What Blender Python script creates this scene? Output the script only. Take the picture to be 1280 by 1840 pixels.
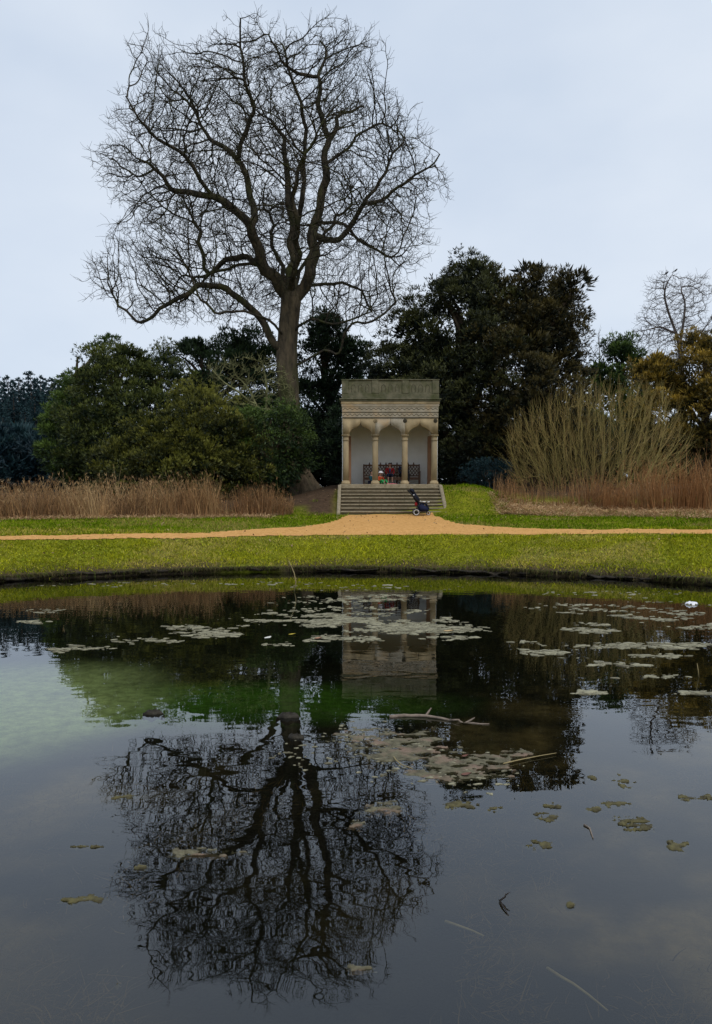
import bpy, bmesh, math, random
import numpy as np
from mathutils import Vector, Matrix, Euler

random.seed(7)
RNG = np.random.default_rng(11)
SC = bpy.context.scene
for _o in list(bpy.data.objects):
    bpy.data.objects.remove(_o)
COL = SC.collection

# ------------------------------------------------------------------ camera
F, CXP, HOR, PIT, CZ = 1400.0, 640.0, 890.0, 0.084, 1.8     # px of the 1280x1840 photograph
CYP = HOR + F * math.tan(PIT)
cam_d = bpy.data.cameras.new('camera')
cam = bpy.data.objects.new('camera', cam_d)
COL.objects.link(cam)
cam.location = (0, 0, CZ)
cam.rotation_euler = (math.pi / 2 - PIT, 0, 0)
cam_d.sensor_fit = 'VERTICAL'
cam_d.sensor_height = 24.0
cam_d.lens = 24.0 * F / 1840.0
cam_d.shift_y = (CYP - 920.0) / 1840.0
cam_d.clip_start = 0.05
cam_d.clip_end = 3000
SC.camera = cam

# ------------------------------------------------------------------ sky, sun, exposure
SUN_EL, SUN_AZ = math.radians(52), math.radians(150)          # soft light from behind the camera, to the right
wd = bpy.data.worlds.new('World')
SC.world = wd
wd.use_nodes = True
nt = wd.node_tree
nt.nodes.clear()
wo = nt.nodes.new('ShaderNodeOutputWorld')
sky = nt.nodes.new('ShaderNodeTexSky')
sky.sky_type = 'NISHITA'
sky.sun_disc = False
sky.sun_elevation = SUN_EL
sky.sun_rotation = SUN_AZ
b1 = nt.nodes.new('ShaderNodeBackground')
b1.inputs['Strength'].default_value = 0.10
nt.links.new(sky.outputs[0], b1.inputs['Color'])
tc = nt.nodes.new('ShaderNodeTexCoord')
mp = nt.nodes.new('ShaderNodeMapping')
mp.inputs['Scale'].default_value = (1.0, 1.0, 2.2)
nz = nt.nodes.new('ShaderNodeTexNoise')
nz.inputs['Scale'].default_value = 1.6
nz.inputs['Detail'].default_value = 5
rp = nt.nodes.new('ShaderNodeValToRGB')
rp.color_ramp.elements[0].position = 0.34
rp.color_ramp.elements[0].color = (0.535, 0.635, 0.785, 1)
rp.color_ramp.elements[1].position = 0.68
rp.color_ramp.elements[1].color = (0.745, 0.815, 0.91, 1)
b2 = nt.nodes.new('ShaderNodeBackground')
b2.inputs['Strength'].default_value = 1.07
mx = nt.nodes.new('ShaderNodeMixShader')
mx.inputs[0].default_value = 0.90                              # nine tenths cloud cover
nt.links.new(tc.outputs['Generated'], mp.inputs[0])
nt.links.new(mp.outputs[0], nz.inputs['Vector'])
nt.links.new(nz.outputs['Fac'], rp.inputs[0])
nt.links.new(rp.outputs[0], b2.inputs['Color'])
nt.links.new(b1.outputs[0], mx.inputs[1])
nt.links.new(b2.outputs[0], mx.inputs[2])
nt.links.new(mx.outputs[0], wo.inputs[0])

sun_d = bpy.data.lights.new('sun', 'SUN')
sun_d.energy = 1.5
sun_d.angle = math.radians(25)
sun_d.color = (1.0, 0.95, 0.88)
sun = bpy.data.objects.new('sun', sun_d)
COL.objects.link(sun)
sd = Vector((math.sin(SUN_AZ) * math.cos(SUN_EL), math.cos(SUN_AZ) * math.cos(SUN_EL), math.sin(SUN_EL)))
sun.rotation_euler = sd.to_track_quat('Z', 'Y').to_euler()
sun.location = (10, -10, 30)

SC.view_settings.view_transform = 'Standard'
SC.view_settings.look = 'None'
SC.view_settings.exposure = 0.0
SC.view_settings.gamma = 1.0
SC.cycles.max_bounces = 8
SC.cycles.transparent_max_bounces = 12
SC.cycles.caustics_reflective = False
SC.cycles.caustics_refractive = False

# ------------------------------------------------------------------ helpers: pixels to places
def ray(x, y):
    u = (x - CXP) / F
    v = (CYP - y) / F
    return u, math.cos(PIT) + v * math.sin(PIT), -math.sin(PIT) + v * math.cos(PIT)
def P(x, y, Y):
    a, b, c = ray(x, y)
    t = Y / b
    return np.array((a * t, Y, CZ + c * t))
def W(x, y, z=0.0):
    a, b, c = ray(x, y)
    t = (z - CZ) / c
    return np.array((a * t, b * t, z))

# ------------------------------------------------------------------ helpers: noise
def _hash(ix, iy, seed):
    n = (ix.astype(np.int64) * 374761393 + iy.astype(np.int64) * 668265263 + seed * 1442695041) & 0x7fffffff
    n = ((n ^ (n >> 13)) * 1274126177) & 0x7fffffff
    n = (n ^ (n >> 16)) & 0xffffff
    return n / float(0xffffff)
def vnoise(x, y, seed=0):
    x = np.asarray(x, float); y = np.asarray(y, float)
    ix = np.floor(x); iy = np.floor(y)
    fx = x - ix; fy = y - iy
    fx = fx * fx * (3 - 2 * fx); fy = fy * fy * (3 - 2 * fy)
    a = _hash(ix, iy, seed); b = _hash(ix + 1, iy, seed)
    c = _hash(ix, iy + 1, seed); d = _hash(ix + 1, iy + 1, seed)
    return (a * (1 - fx) + b * fx) * (1 - fy) + (c * (1 - fx) + d * fx) * fy
def fbm(x, y, seed=0, octv=4):
    s = 0; a = 0.5; t = 0
    for k in range(octv):
        s = s + a * vnoise(np.asarray(x) * 2 ** k, np.asarray(y) * 2 ** k, seed + k * 17); t += a; a *= 0.5
    return s / t
def sstep(a, b, x):
    t = np.clip((np.asarray(x, float) - a) / (b - a), 0, 1)
    return t * t * (3 - 2 * t)

# ------------------------------------------------------------------ helpers: meshes
class Acc:
    def __init__(s):
        s.v = []; s.f = []; s.t = []; s.n = 0
    def add(s, v, f, tint=0.5):
        v = np.asarray(v, np.float32).reshape(-1, 3)
        s.v.append(v)
        for g in (f if isinstance(f, list) else [f]):
            s.f.append(np.asarray(g, np.int32) + s.n)
        s.t.append(np.broadcast_to(np.asarray(tint, np.float32), (len(v),)) if np.ndim(tint) < 2 else np.asarray(tint, np.float32))
        s.n += len(v)
        return s
    def box(s, lo, hi, tint=0.5):
        x0, y0, z0 = lo; x1, y1, z1 = hi
        v = [(x0, y0, z0), (x1, y0, z0), (x1, y1, z0), (x0, y1, z0), (x0, y0, z1), (x1, y0, z1), (x1, y1, z1), (x0, y1, z1)]
        return s.add(v, [(0, 3, 2, 1), (4, 5, 6, 7), (0, 1, 5, 4), (1, 2, 6, 5), (2, 3, 7, 6), (3, 0, 4, 7)] and np.array([(0, 3, 2, 1), (4, 5, 6, 7), (0, 1, 5, 4), (1, 2, 6, 5), (2, 3, 7, 6), (3, 0, 4, 7)]), tint)
    def mesh(s, name, smooth=False):
        me = bpy.data.meshes.new(name)
        v = np.concatenate(s.v) if s.v else np.zeros((0, 3), np.float32)
        me.vertices.add(len(v)); me.vertices.foreach_set('co', v.ravel())
        li = np.concatenate([g.ravel() for g in s.f]); st = []; o = 0
        for g in s.f:
            k, m = g.shape
            st.append(o + np.arange(k) * m); o += k * m
        st = np.concatenate(st)
        me.loops.add(len(li)); me.loops.foreach_set('vertex_index', li.astype(np.int32))
        me.polygons.add(len(st)); me.polygons.foreach_set('loop_start', st.astype(np.int32))
        if smooth:
            me.polygons.foreach_set('use_smooth', np.ones(len(st), bool))
        t = np.concatenate(s.t)
        at = me.attributes.new('tint', 'FLOAT_COLOR', 'POINT')
        if t.ndim == 1:
            c = np.stack([t, t, t, np.ones_like(t)], 1)
        else:
            c = np.concatenate([t, np.ones((len(t), 1), np.float32)], 1)
        at.data.foreach_set('color', c.astype(np.float32).ravel())
        me.update(calc_edges=True)
        return me
    def build(s, name, mat, parent=None, smooth=False, loc=None):
        return link(name, s.mesh(name, smooth), mat, parent, loc)
def link(name, me, mat=None, parent=None, loc=None):
    o = bpy.data.objects.new(name, me)
    COL.objects.link(o)
    if mat is not None and len(me.materials) == 0:
        me.materials.append(mat)
    if parent is not None:
        o.parent = parent
        if loc is None:                                   # mesh data is in world coordinates
            o.matrix_parent_inverse = WORLD_INV.get(parent.name, Matrix())
    if loc is not None:
        o.location = loc
    return o
WORLD_INV = {}
def empty(name, loc):
    o = bpy.data.objects.new(name, None)
    o.empty_display_size = 0.2
    COL.objects.link(o)
    o.location = loc
    WORLD_INV[o.name] = Matrix.Translation(-Vector(loc))
    return o
def tag(o, label=None, cat=None, group=None, kind=None):
    if label: o['label'] = label
    if cat: o['category'] = cat
    if group: o['group'] = group
    if kind: o['kind'] = kind
    return o
def bev(name, lo, hi, mat, parent, b=0.008, bm_extra=None):
    """one bevelled stone or timber piece"""
    bm = bmesh.new()
    addbox(bm, lo, hi)
    if bm_extra: bm_extra(bm)
    bmesh.ops.bevel(bm, geom=list(bm.edges), offset=b, segments=1, affect='EDGES', clamp_overlap=True)
    me = bpy.data.meshes.new(name); bm.to_mesh(me); bm.free()
    return link(name, me, mat, parent)
def addbox(bm, lo, hi):
    m = Matrix.Translation([(a + b) / 2 for a, b in zip(lo, hi)]) @ Matrix.Diagonal([b - a for a, b in zip(lo, hi)] + [1])
    bmesh.ops.create_cube(bm, size=1, matrix=m)
def unit(v):
    v = np.asarray(v, float)
    return v / np.maximum(np.linalg.norm(v, axis=-1, keepdims=True), 1e-9)
def tubes(acc, pts, rad, sides, tint=0.5, cap=False, rough=0.0):
    """pts (M,n,3), rad (M,n): M tubes at once"""
    pts = np.asarray(pts, float); rad = np.asarray(rad, float)
    if pts.ndim == 2: pts = pts[None]; rad = rad[None]
    M, n, _ = pts.shape
    tg = np.empty_like(pts)
    tg[:, 1:-1] = pts[:, 2:] - pts[:, :-2]; tg[:, 0] = pts[:, 1] - pts[:, 0]; tg[:, -1] = pts[:, -1] - pts[:, -2]
    tg = unit(tg)
    ref = np.tile(np.array([0.31, 0.87, 0.21]), (M, 1))
    mt = unit(pts[:, -1] - pts[:, 0])
    bad = np.abs((mt * unit(ref)).sum(1)) > 0.8
    ref[bad] = (0.9, -0.2, 0.3)
    n1 = unit(np.cross(tg, ref[:, None, :])); n2 = np.cross(tg, n1)
    a = np.arange(sides) * 2 * math.pi / sides
    ring = n1[:, :, None, :] * np.cos(a)[None, None, :, None] + n2[:, :, None, :] * np.sin(a)[None, None, :, None]
    rf = 1.0
    if rough:
        kk = np.arange(sides)[None, None, :] * np.ones((M, n, 1)); ii = np.arange(n)[None, :, None] * np.ones((M, 1, sides)); mm = np.arange(M)[:, None, None] * 13.7
        rf = 1 + rough * (2 * fbm(np.minimum(kk, sides - kk) * 0.9 + mm, ii * 0.45, 7, 3) - 1 + 0.5 * np.cos(kk * math.pi * 2 * 5 / sides + 2 * vnoise(ii * .2, mm, 3)))
        rf = rf[..., None]
    v = pts[:, :, None, :] + ring * rad[:, :, None, None] * rf
    base = (np.arange(M) * n * sides)[:, None, None]
    i = np.arange(n - 1)[None, :, None] * sides; k = np.arange(sides)[None, None, :]; k2 = (k + 1) % sides
    q = np.stack([base + i + k, base + i + k2, base + i + sides + k2, base + i + sides + k], -1).reshape(-1, 4)
    fs = [q]
    if cap and sides > 2:
        fs.append((np.arange(M) * n * sides)[:, None] + np.arange(sides)[::-1][None])
        fs.append((np.arange(M) * n * sides + (n - 1) * sides)[:, None] + np.arange(sides)[None])
    t = tint
    if np.ndim(tint) == 1: t = np.repeat(np.asarray(tint), n * sides)
    acc.add(v.reshape(-1, 3), fs, t)
def ribbons(acc, base, top_off, bend, width, tint, n=4, yaw=None):
    """M upright blades, n points each"""
    M = len(base)
    s = np.linspace(0, 1, n)
    p = base[:, None, :] + top_off[:, None, :] * s[None, :, None] + bend[:, None, :] * (s ** 2)[None, :, None]
    if yaw is None: yaw = RNG.uniform(0, math.pi, M)
    side = np.stack([np.cos(yaw), np.sin(yaw), np.zeros(M)], 1)
    w = (np.asarray(width)[:, None] * (1 - 0.85 * s)[None, :])[:, :, None]
    v = np.stack([p - side[:, None, :] * w / 2, p + side[:, None, :] * w / 2], 2).reshape(-1, 3)
    b = (np.arange(M) * 2 * n)[:, None]; i = np.arange(n - 1)[None, :] * 2
    q = np.stack([b + i, b + i + 1, b + i + 3, b + i + 2], -1).reshape(-1, 4)
    t = np.asarray(tint, np.float32)
    acc.add(v, q, np.repeat(t, 2 * n, axis=0))
def lathe(acc, prof, c, sides=16, tint=0.5, rot=0.0):
    """prof: (r, z) list, closed with caps"""
    a = np.arange(sides) * 2 * math.pi / sides + rot
    v = np.array([(c[0] + r * math.cos(t), c[1] + r * math.sin(t), c[2] + z) for r, z in prof for t in a])
    n = len(prof); i = np.arange(n - 1)[:, None] * sides; k = np.arange(sides)[None]; k2 = (k + 1) % sides
    q = np.stack([i + k, i + k2, i + sides + k2, i + sides + k], -1).reshape(-1, 4)
    acc.add(v, [q, np.arange(sides)[::-1][None], ((n - 1) * sides + np.arange(sides))[None]], tint)

# ------------------------------------------------------------------ materials
def mat(name, c1, c2, scale=4.0, rough=0.8, bump=0.0, bscale=30.0, tint=None, spec=0.3, detail=6, c3=None, stretch=None, metal=0.0, trans=0.0, lo=0.35, hi=0.65, tvar=0.3):
    """noise mix of two colours; tint: None | 'mix' (attribute picks between c1 and c2) | 'mul' (attribute colour is the base)"""
    m = bpy.data.materials.new(name); m.use_nodes = True
    n = m.node_tree; n.nodes.clear(); L = n.links.new
    out = n.nodes.new('ShaderNodeOutputMaterial'); pb = n.nodes.new('ShaderNodeBsdfPrincipled')
    pb.inputs['Roughness'].default_value = rough
    pb.inputs['Specular IOR Level'].default_value = spec
    pb.inputs['Metallic'].default_value = metal
    co = n.nodes.new('ShaderNodeTexCoord'); vec = co.outputs['Object']
    if stretch:
        mpn = n.nodes.new('ShaderNodeMapping'); mpn.inputs['Scale'].default_value = stretch
        L(vec, mpn.inputs[0]); vec = mpn.outputs[0]
    tx = n.nodes.new('ShaderNodeTexNoise'); tx.inputs['Scale'].default_value = scale; tx.inputs['Detail'].default_value = detail; tx.inputs['Roughness'].default_value = 0.65
    L(vec, tx.inputs['Vector'])
    rmp = n.nodes.new('ShaderNodeMapRange'); rmp.inputs[1].default_value = lo; rmp.inputs[2].default_value = hi
    L(tx.outputs['Fac'], rmp.inputs[0])
    mixn = n.nodes.new('ShaderNodeMix'); mixn.data_type = 'RGBA'
    mixn.inputs[6].default_value = (*c1, 1); mixn.inputs[7].default_value = (*c2, 1)
    col = mixn.outputs[2]
    if tint == 'mix':
        at = n.nodes.new('ShaderNodeAttribute'); at.attribute_name = 'tint'
        ad = n.nodes.new('ShaderNodeMath'); ad.operation = 'MULTIPLY_ADD'; ad.inputs[1].default_value = tvar
        sb = n.nodes.new('ShaderNodeMath'); sb.operation = 'ADD'; sb.inputs[1].default_value = -tvar / 2; sb.use_clamp = True
        L(rmp.outputs[0], ad.inputs[0]); L(at.outputs['Fac'], ad.inputs[2]); L(ad.outputs[0], sb.inputs[0]); L(sb.outputs[0], mixn.inputs[0])
    elif tint == 'mul':
        at = n.nodes.new('ShaderNodeAttribute'); at.attribute_name = 'tint'
        L(rmp.outputs[0], mixn.inputs[0])
        ml = n.nodes.new('ShaderNodeMix'); ml.data_type = 'RGBA'; ml.blend_type = 'MULTIPLY'; ml.inputs[0].default_value = 1
        L(at.outputs['Color'], ml.inputs[6]); L(mixn.outputs[2], ml.inputs[7]); col = ml.outputs[2]
    else:
        L(rmp.outputs[0], mixn.inputs[0])
    if c3 is not None:                                        # a second, larger stain
        t3 = n.nodes.new('ShaderNodeTexNoise'); t3.inputs['Scale'].default_value = scale * 0.37; t3.inputs['Detail'].default_value = 8
        L(vec, t3.inputs['Vector'])
        r3 = n.nodes.new('ShaderNodeMapRange'); r3.inputs[1].default_value = 0.5; r3.inputs[2].default_value = 0.68
        L(t3.outputs['Fac'], r3.inputs[0])
        m3 = n.nodes.new('ShaderNodeMix'); m3.data_type = 'RGBA'; m3.inputs[7].default_value = (*c3, 1)
        L(r3.outputs[0], m3.inputs[0]); L(col, m3.inputs[6]); col = m3.outputs[2]
    L(col, pb.inputs['Base Color'])
    if bump:
        bt = n.nodes.new('ShaderNodeTexNoise'); bt.inputs['Scale'].default_value = bscale; bt.inputs['Detail'].default_value = 6
        L(vec, bt.inputs['Vector'])
        bn = n.nodes.new('ShaderNodeBump'); bn.inputs['Distance'].default_value = bump
        L(bt.outputs['Fac'], bn.inputs['Height']); L(bn.outputs[0], pb.inputs['Normal'])
    sh = pb.outputs[0]
    if trans:
        tr = n.nodes.new('ShaderNodeBsdfTranslucent'); L(col, tr.inputs[0])
        ms = n.nodes.new('ShaderNodeMixShader'); ms.inputs[0].default_value = trans
        L(sh, ms.inputs[1]); L(tr.outputs[0], ms.inputs[2]); sh = ms.outputs[0]
    L(sh, out.inputs[0])
    return m

M = {}
M['ground'] = mat('ground_cover', (0.62, 0.62, 0.62), (1.25, 1.25, 1.25), 7, 0.95, 0.02, 25, 'mul', 0.1, detail=10)
M['grass'] = mat('grass_blades', (1, 1, 1), (1.15, 1.15, 1.0), 0.8, 0.9, tint='mul', spec=0.03, trans=0.2)
M['path'] = mat('sandy_gravel', (0.52, 0.265, 0.085), (0.72, 0.41, 0.15), 22, 0.95, 0.012, 60, spec=0.05, c3=(0.48, 0.245, 0.075))
M['stone'] = mat('tan_sandstone', (0.43, 0.33, 0.19), (0.30, 0.225, 0.125), 4.0, 0.9, 0.004, 60, spec=0.2, c3=(0.22, 0.175, 0.105), stretch=(1, 1, 0.45))
M['stone_pale'] = mat('pale_sandstone', (0.36, 0.315, 0.24), (0.27, 0.23, 0.165), 5.0, 0.9, 0.004, 60, spec=0.2, c3=(0.40, 0.29, 0.17))
M['stone_moss'] = mat('mossy_sandstone', (0.095, 0.093, 0.058), (0.165, 0.15, 0.10), 5.0, 0.95, 0.005, 50, spec=0.1, c3=(0.07, 0.075, 0.034))
M['stone_groove'] = mat('dark_stone', (0.05, 0.045, 0.03), (0.085, 0.072, 0.05), 6, 0.95, spec=0.1)  # darker stone for carved lines, thin mouldings and capital rings
M['stone_step'] = mat('worn_step_stone', (0.155, 0.12, 0.072), (0.09, 0.07, 0.043), 5, 0.9, 0.004, 50, spec=0.2, stretch=(0.6, 1, 3), c3=(0.10, 0.09, 0.05))
M['nosing'] = mat('worn_step_edge', (0.34, 0.285, 0.195), (0.21, 0.17, 0.105), 7, 0.9, 0.003, 50, spec=0.2)
M['plaster'] = mat('white_limewash', (0.78, 0.77, 0.74), (0.85, 0.84, 0.81), 2.5, 0.9, 0.002, 40, spec=0.2)
M['redstone'] = mat('brown_red_stone', (0.25, 0.14, 0.075), (0.19, 0.10, 0.055), 5, 0.9, 0.003, 50)
M['bench'] = mat('brown_bench_timber', (0.085, 0.043, 0.026), (0.14, 0.075, 0.046), 12, 0.6, 0.002, 60, stretch=(1, 1, 0.3))
M['bark'] = mat('tree_bark', (0.034, 0.030, 0.024), (0.15, 0.115, 0.075), 5.5, 0.95, 0.06, 12, tint='mix', spec=0.1, stretch=(1, 1, 0.3), tvar=0.8, c3=(0.06, 0.064, 0.026))
M['bark_dark'] = mat('dark_bark', (0.05, 0.036, 0.025), (0.10, 0.075, 0.052), 4, 0.95, 0.02, 14, spec=0.1, stretch=(1, 1, 0.3))
M['twig_grey'] = mat('grey_twigs', (0.075, 0.065, 0.06), (0.14, 0.115, 0.10), 3, 0.95, spec=0.1)
M['twig_green'] = mat('lichened_twigs', (0.12, 0.12, 0.052), (0.25, 0.25, 0.12), 3, 0.95, spec=0.1)
M['twig_shrub'] = mat('green_brown_twigs', (0.31, 0.285, 0.095), (0.37, 0.25, 0.105), 1.2, 0.95, spec=0.1, tint='mix')
def leafmat(name, dark, light):
    return mat(name, dark, light, 1.4, 0.55, tint='mix', spec=0.25, trans=0.12)
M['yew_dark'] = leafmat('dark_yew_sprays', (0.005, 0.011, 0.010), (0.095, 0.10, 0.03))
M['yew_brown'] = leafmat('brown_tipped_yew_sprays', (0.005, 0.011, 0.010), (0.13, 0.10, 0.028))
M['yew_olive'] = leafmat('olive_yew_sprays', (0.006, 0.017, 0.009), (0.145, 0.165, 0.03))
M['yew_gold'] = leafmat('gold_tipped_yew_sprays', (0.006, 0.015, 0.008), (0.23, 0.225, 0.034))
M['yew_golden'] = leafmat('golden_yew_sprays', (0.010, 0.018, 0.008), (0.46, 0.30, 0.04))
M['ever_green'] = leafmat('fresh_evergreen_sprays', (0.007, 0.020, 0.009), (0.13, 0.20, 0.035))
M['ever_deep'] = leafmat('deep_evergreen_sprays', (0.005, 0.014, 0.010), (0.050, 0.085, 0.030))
M['spruce'] = leafmat('hazy_blue_green_spruce', (0.007, 0.022, 0.034), (0.028, 0.068, 0.070))  # needle colour carries the blue of distant haze
M['reed'] = mat('dead_stems', (1, 1, 1), (0.8, 0.8, 0.8), 3, 0.9, tint='mul', spec=0.1, trans=0.15)
M['mat'] = mat('drying_pond_weed', (0.075, 0.065, 0.035), (0.31, 0.29, 0.19), 30, 0.7, 0.006, 60, tint='mix', spec=0.4)
M['mat_olive'] = mat('wet_olive_pond_weed', (0.12, 0.105, 0.04), (0.045, 0.037, 0.017), 16, 0.75, 0.008, 70, spec=0.3)
M['mat_grey'] = mat('grey_brown_pond_weed', (0.155, 0.14, 0.085), (0.06, 0.052, 0.03), 14, 0.85, 0.008, 60, spec=0.3, c3=(0.21, 0.14, 0.10))
M['log'] = mat('bleached_wood', (0.26, 0.205, 0.16), (0.13, 0.10, 0.075), 12, 0.85, 0.004, 50)
M['stick_dark'] = mat('wet_dark_stick', (0.018, 0.013, 0.010), (0.03, 0.022, 0.016), 12, 0.5)
M['straw'] = mat('straw_stem', (0.36, 0.29, 0.14), (0.26, 0.20, 0.09), 12, 0.8)
M['mud'] = mat('wet_mud_clod', (0.016, 0.013, 0.009), (0.04, 0.033, 0.022), 12, 0.7, 0.01, 40)

# ------------------------------------------------------------------ ground shape
PCX, PCY, PR = -0.5, 6.2, 12.05
def pond_d(x, y):
    c = np.hypot(x - PCX, y - PCY) - PR
    c = c + 0.16 * (fbm(x * 0.55, y * 0.55, 3, 3) - 0.5) + 0.10 * (fbm(x * 2.1, y * 2.1, 9, 3) - 0.5)
    return np.maximum(c, 0.9 - np.asarray(y))
PROF_D = [-60, -6, -2.5, -0.35, -0.02, 0.05, 0.10, 0.35, 2.5, 4.3, 8.0, 10.2, 12.6, 15.0, 40, 900]
PROF_Z = [-.62, -.60, -.52, -.30, -.16, -.02, 0.12, 0.20, 0.70, 0.83, 1.0, 1.075, 1.98, 2.22, 2.6, 3.0]
def H(x, y):
    x = np.asarray(x, float); y = np.asarray(y, float)
    d = pond_d(x, y)
    z = np.interp(d, PROF_D, PROF_Z)
    s = sstep(-0.7, -3.2, x) * sstep(10.2, 13.5, d) * (y > 15)
    z = z - s * 0.5
    r = sstep(4.4, 7.0, x) * sstep(10.0, 12.6, d) * (y > 15) * (1 - sstep(15, 20, d))
    z = z - r * 0.35
    lump = (fbm(x * 1.3, y * 1.3, 21, 4) - 0.5)
    z = z + lump * np.where(d > 0.1, 0.07 * sstep(0.1, 1.0, d), 0.10 * sstep(-0.2, -1.2, d))
    z = z + 0.34 * np.exp(-((x - 3.85) / 0.42) ** 2 - ((y - 29.1) / 0.95) ** 2)
    return z
# the drive: nearly level strip round the pond and an apron up to the steps
PATH_D0, PATH_D1 = 2.62, 4.15
STEP_Y0, STEP_CX, STEP_HW = 28.45, 1.33, 2.03
def path_mask(x, y):
    d = np.hypot(x - PCX, y - PCY) - PR
    w = 0.10 * (fbm(x * 1.9, y * 1.9, 33, 4) - 0.5)
    # the straight run: the path leaves the pond's curve and goes off level to both sides
    dx = np.clip(x - 1.3, -12, 12)
    a0 = 20.95 - 0.025 * dx ** 2 + w
    a1 = a0 + 1.12 + 0.035 * dx - 0.022 * np.minimum(dx, 0) + 0.30 * np.exp(-(dx / 5.5) ** 2)
    strip = (y > a0) & (y < a1)
    t = np.clip((y - 21.5) / (STEP_Y0 - 21.5), 0, 1)
    hw = 1.60 + 0.5 * (1 - t) + 3.2 * (1 - t) ** 5 + w
    cxx = 1.25 - 0.25 * (1 - t)
    apron = (np.abs(x - cxx) < hw) & (y > 21.5) & (y < STEP_Y0 + 0.05)
    return (y > 15) & (strip | apron)

# ------------------------------------------------------------------ ground sheet
def axis(lo, hi, st, far, side):
    a = list(np.arange(lo, hi + 1e-6, st))
    s = st; p = hi
    while p < far:
        s *= 1.28; p += s; a.append(p)
    s = st; p = lo
    while p > side:
        s *= 1.28; p -= s; a.insert(0, p)
    return np.array(a)
gx = axis(-15, 15, 0.15, 1500, -1500)
gy = np.concatenate([axis(-2, 13.9, 0.2, 0, -1200)[:-1], axis(13.9, 31, 0.1, 1800, 13.9)])
gy = np.unique(np.round(gy, 4))
GX, GY = np.meshgrid(gx, gy)
D = pond_d(GX, GY)
GZ = H(GX, GY)
PM = path_mask(GX, GY)
GZ = np.where(PM, GZ - 0.0, GZ)
n1_ = fbm(GX * 0.7, GY * 0.7, 41, 4); n2_ = fbm(GX * 2.5, GY * 2.5, 51, 4)
def c3(*c): return np.array(c)[None, None, :]
grass_a = c3(0.14, 0.165, 0.008); grass_b = c3(0.23, 0.215, 0.015)
colr = grass_a + (grass_b - grass_a) * n1_[..., None]
wk = (sstep(0.56, 0.72, fbm(GX * 0.45, GY * 0.9, 47, 4)) * 0.55)[..., None]
colr = colr * (1 - wk) + c3(0.17, 0.135, 0.05) * wk
# mud and dead thatch along the water's edge
k = (sstep(0.95, 0.1, D + 0.9 * (n2_ - 0.5)) * (D > -0.05))[..., None]
colr = colr * (1 - k) + c3(0.075, 0.055, 0.028) * k
k = (sstep(0.13, 0.06, D) * sstep(-0.3, 0.0, D))[..., None]
colr = colr * (1 - k) + c3(0.018, 0.015, 0.011) * k
# bare earth left of the steps and leaf litter under the trees
k = (sstep(9.6, 11.0, D + 1.5 * (n1_ - 0.5)) * (GY > 15) * np.clip(sstep(-0.6, -1.0, GX) + sstep(11.5, 15, D), 0, 1))[..., None]
k = k * (1 - 0.75 * (sstep(3.2, 3.8, GX) * sstep(7.5, 6.0, GX) * sstep(17, 15, D)))[..., None]
colr = colr * (1 - k) + c3(0.075, 0.047, 0.028) * k
gl = (sstep(-1.6, -2.1, GX) * sstep(-3.6, -2.6, GX) * sstep(11.6, 10.8, D) * (GY > 15))[..., None] * 0.7
colr = colr * (1 - gl) + grass_a * gl
# straw litter under the dead stems
k = (((GX < -3.0 - 0.4 * n2_) & (D > 8.9 + 0.5 * n1_) | (GX > 5.3 + 0.6 * n2_) & (D > 10.2 + 0.5 * n1_)) & (GY > 15) & (D < np.where(GX < 0, 10.3, 11.9)))[..., None] * 0.75
colr = colr * (1 - k) + c3(0.46, 0.31, 0.16) * k
# pond bed: brown silt with weed, a pale green clay shelf at the left
bed = c3(0.012, 0.012, 0.008) + (c3(0.20, 0.145, 0.06) - c3(0.012, 0.012, 0.008)) * ((1 - 0.85 * np.exp(-((GX + 0.4) / 1.5) ** 4)) * sstep(0.40, 0.72, fbm(GX * 1.7, GY * 2.0, 61, 6)))[..., None]  # central strip darkened: the tree reflection's darkness painted into the bed
far_dark = sstep(6.5, 10.5, GY)[..., None]
bed = bed * (1 - far_dark) + c3(0.014, 0.015, 0.006) * far_dark
pc = W(230, 1258, -0.56); wob = 0.6 * (n1_ - 0.5)
gk = sstep(1.15, 0.1, ((GX - pc[0]) / 3.8) ** 2 + ((GY - pc[1]) / 1.2) ** 2 + wob)[..., None]
bed = bed * (1 - gk) + c3(0.075, 0.19, 0.018) * gk
pc = W(10, 1255, -0.56)
gk = sstep(1.3, 0.0, ((GX - pc[0]) / 2.0) ** 2 + ((GY - pc[1]) / 2.5) ** 2 + wob)[..., None]
bed = bed * (1 - gk) + c3(0.62, 0.77, 0.33) * gk
colr = np.where((D < -0.02)[..., None], bed, colr)
a = Acc()
ny, nx = GX.shape
idx = np.arange(ny * nx).reshape(ny, nx)
q = np.stack([idx[:-1, :-1], idx[:-1, 1:], idx[1:, 1:], idx[1:, :-1]], -1).reshape(-1, 4)
a.add(np.stack([GX, GY, GZ], -1).reshape(-1, 3), q, np.clip(colr, 0, 1).reshape(-1, 3))
ground = tag(a.build('ground', M['ground'], smooth=True), 'grassy ground rising from the round pond to the trees', kind='structure')

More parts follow.
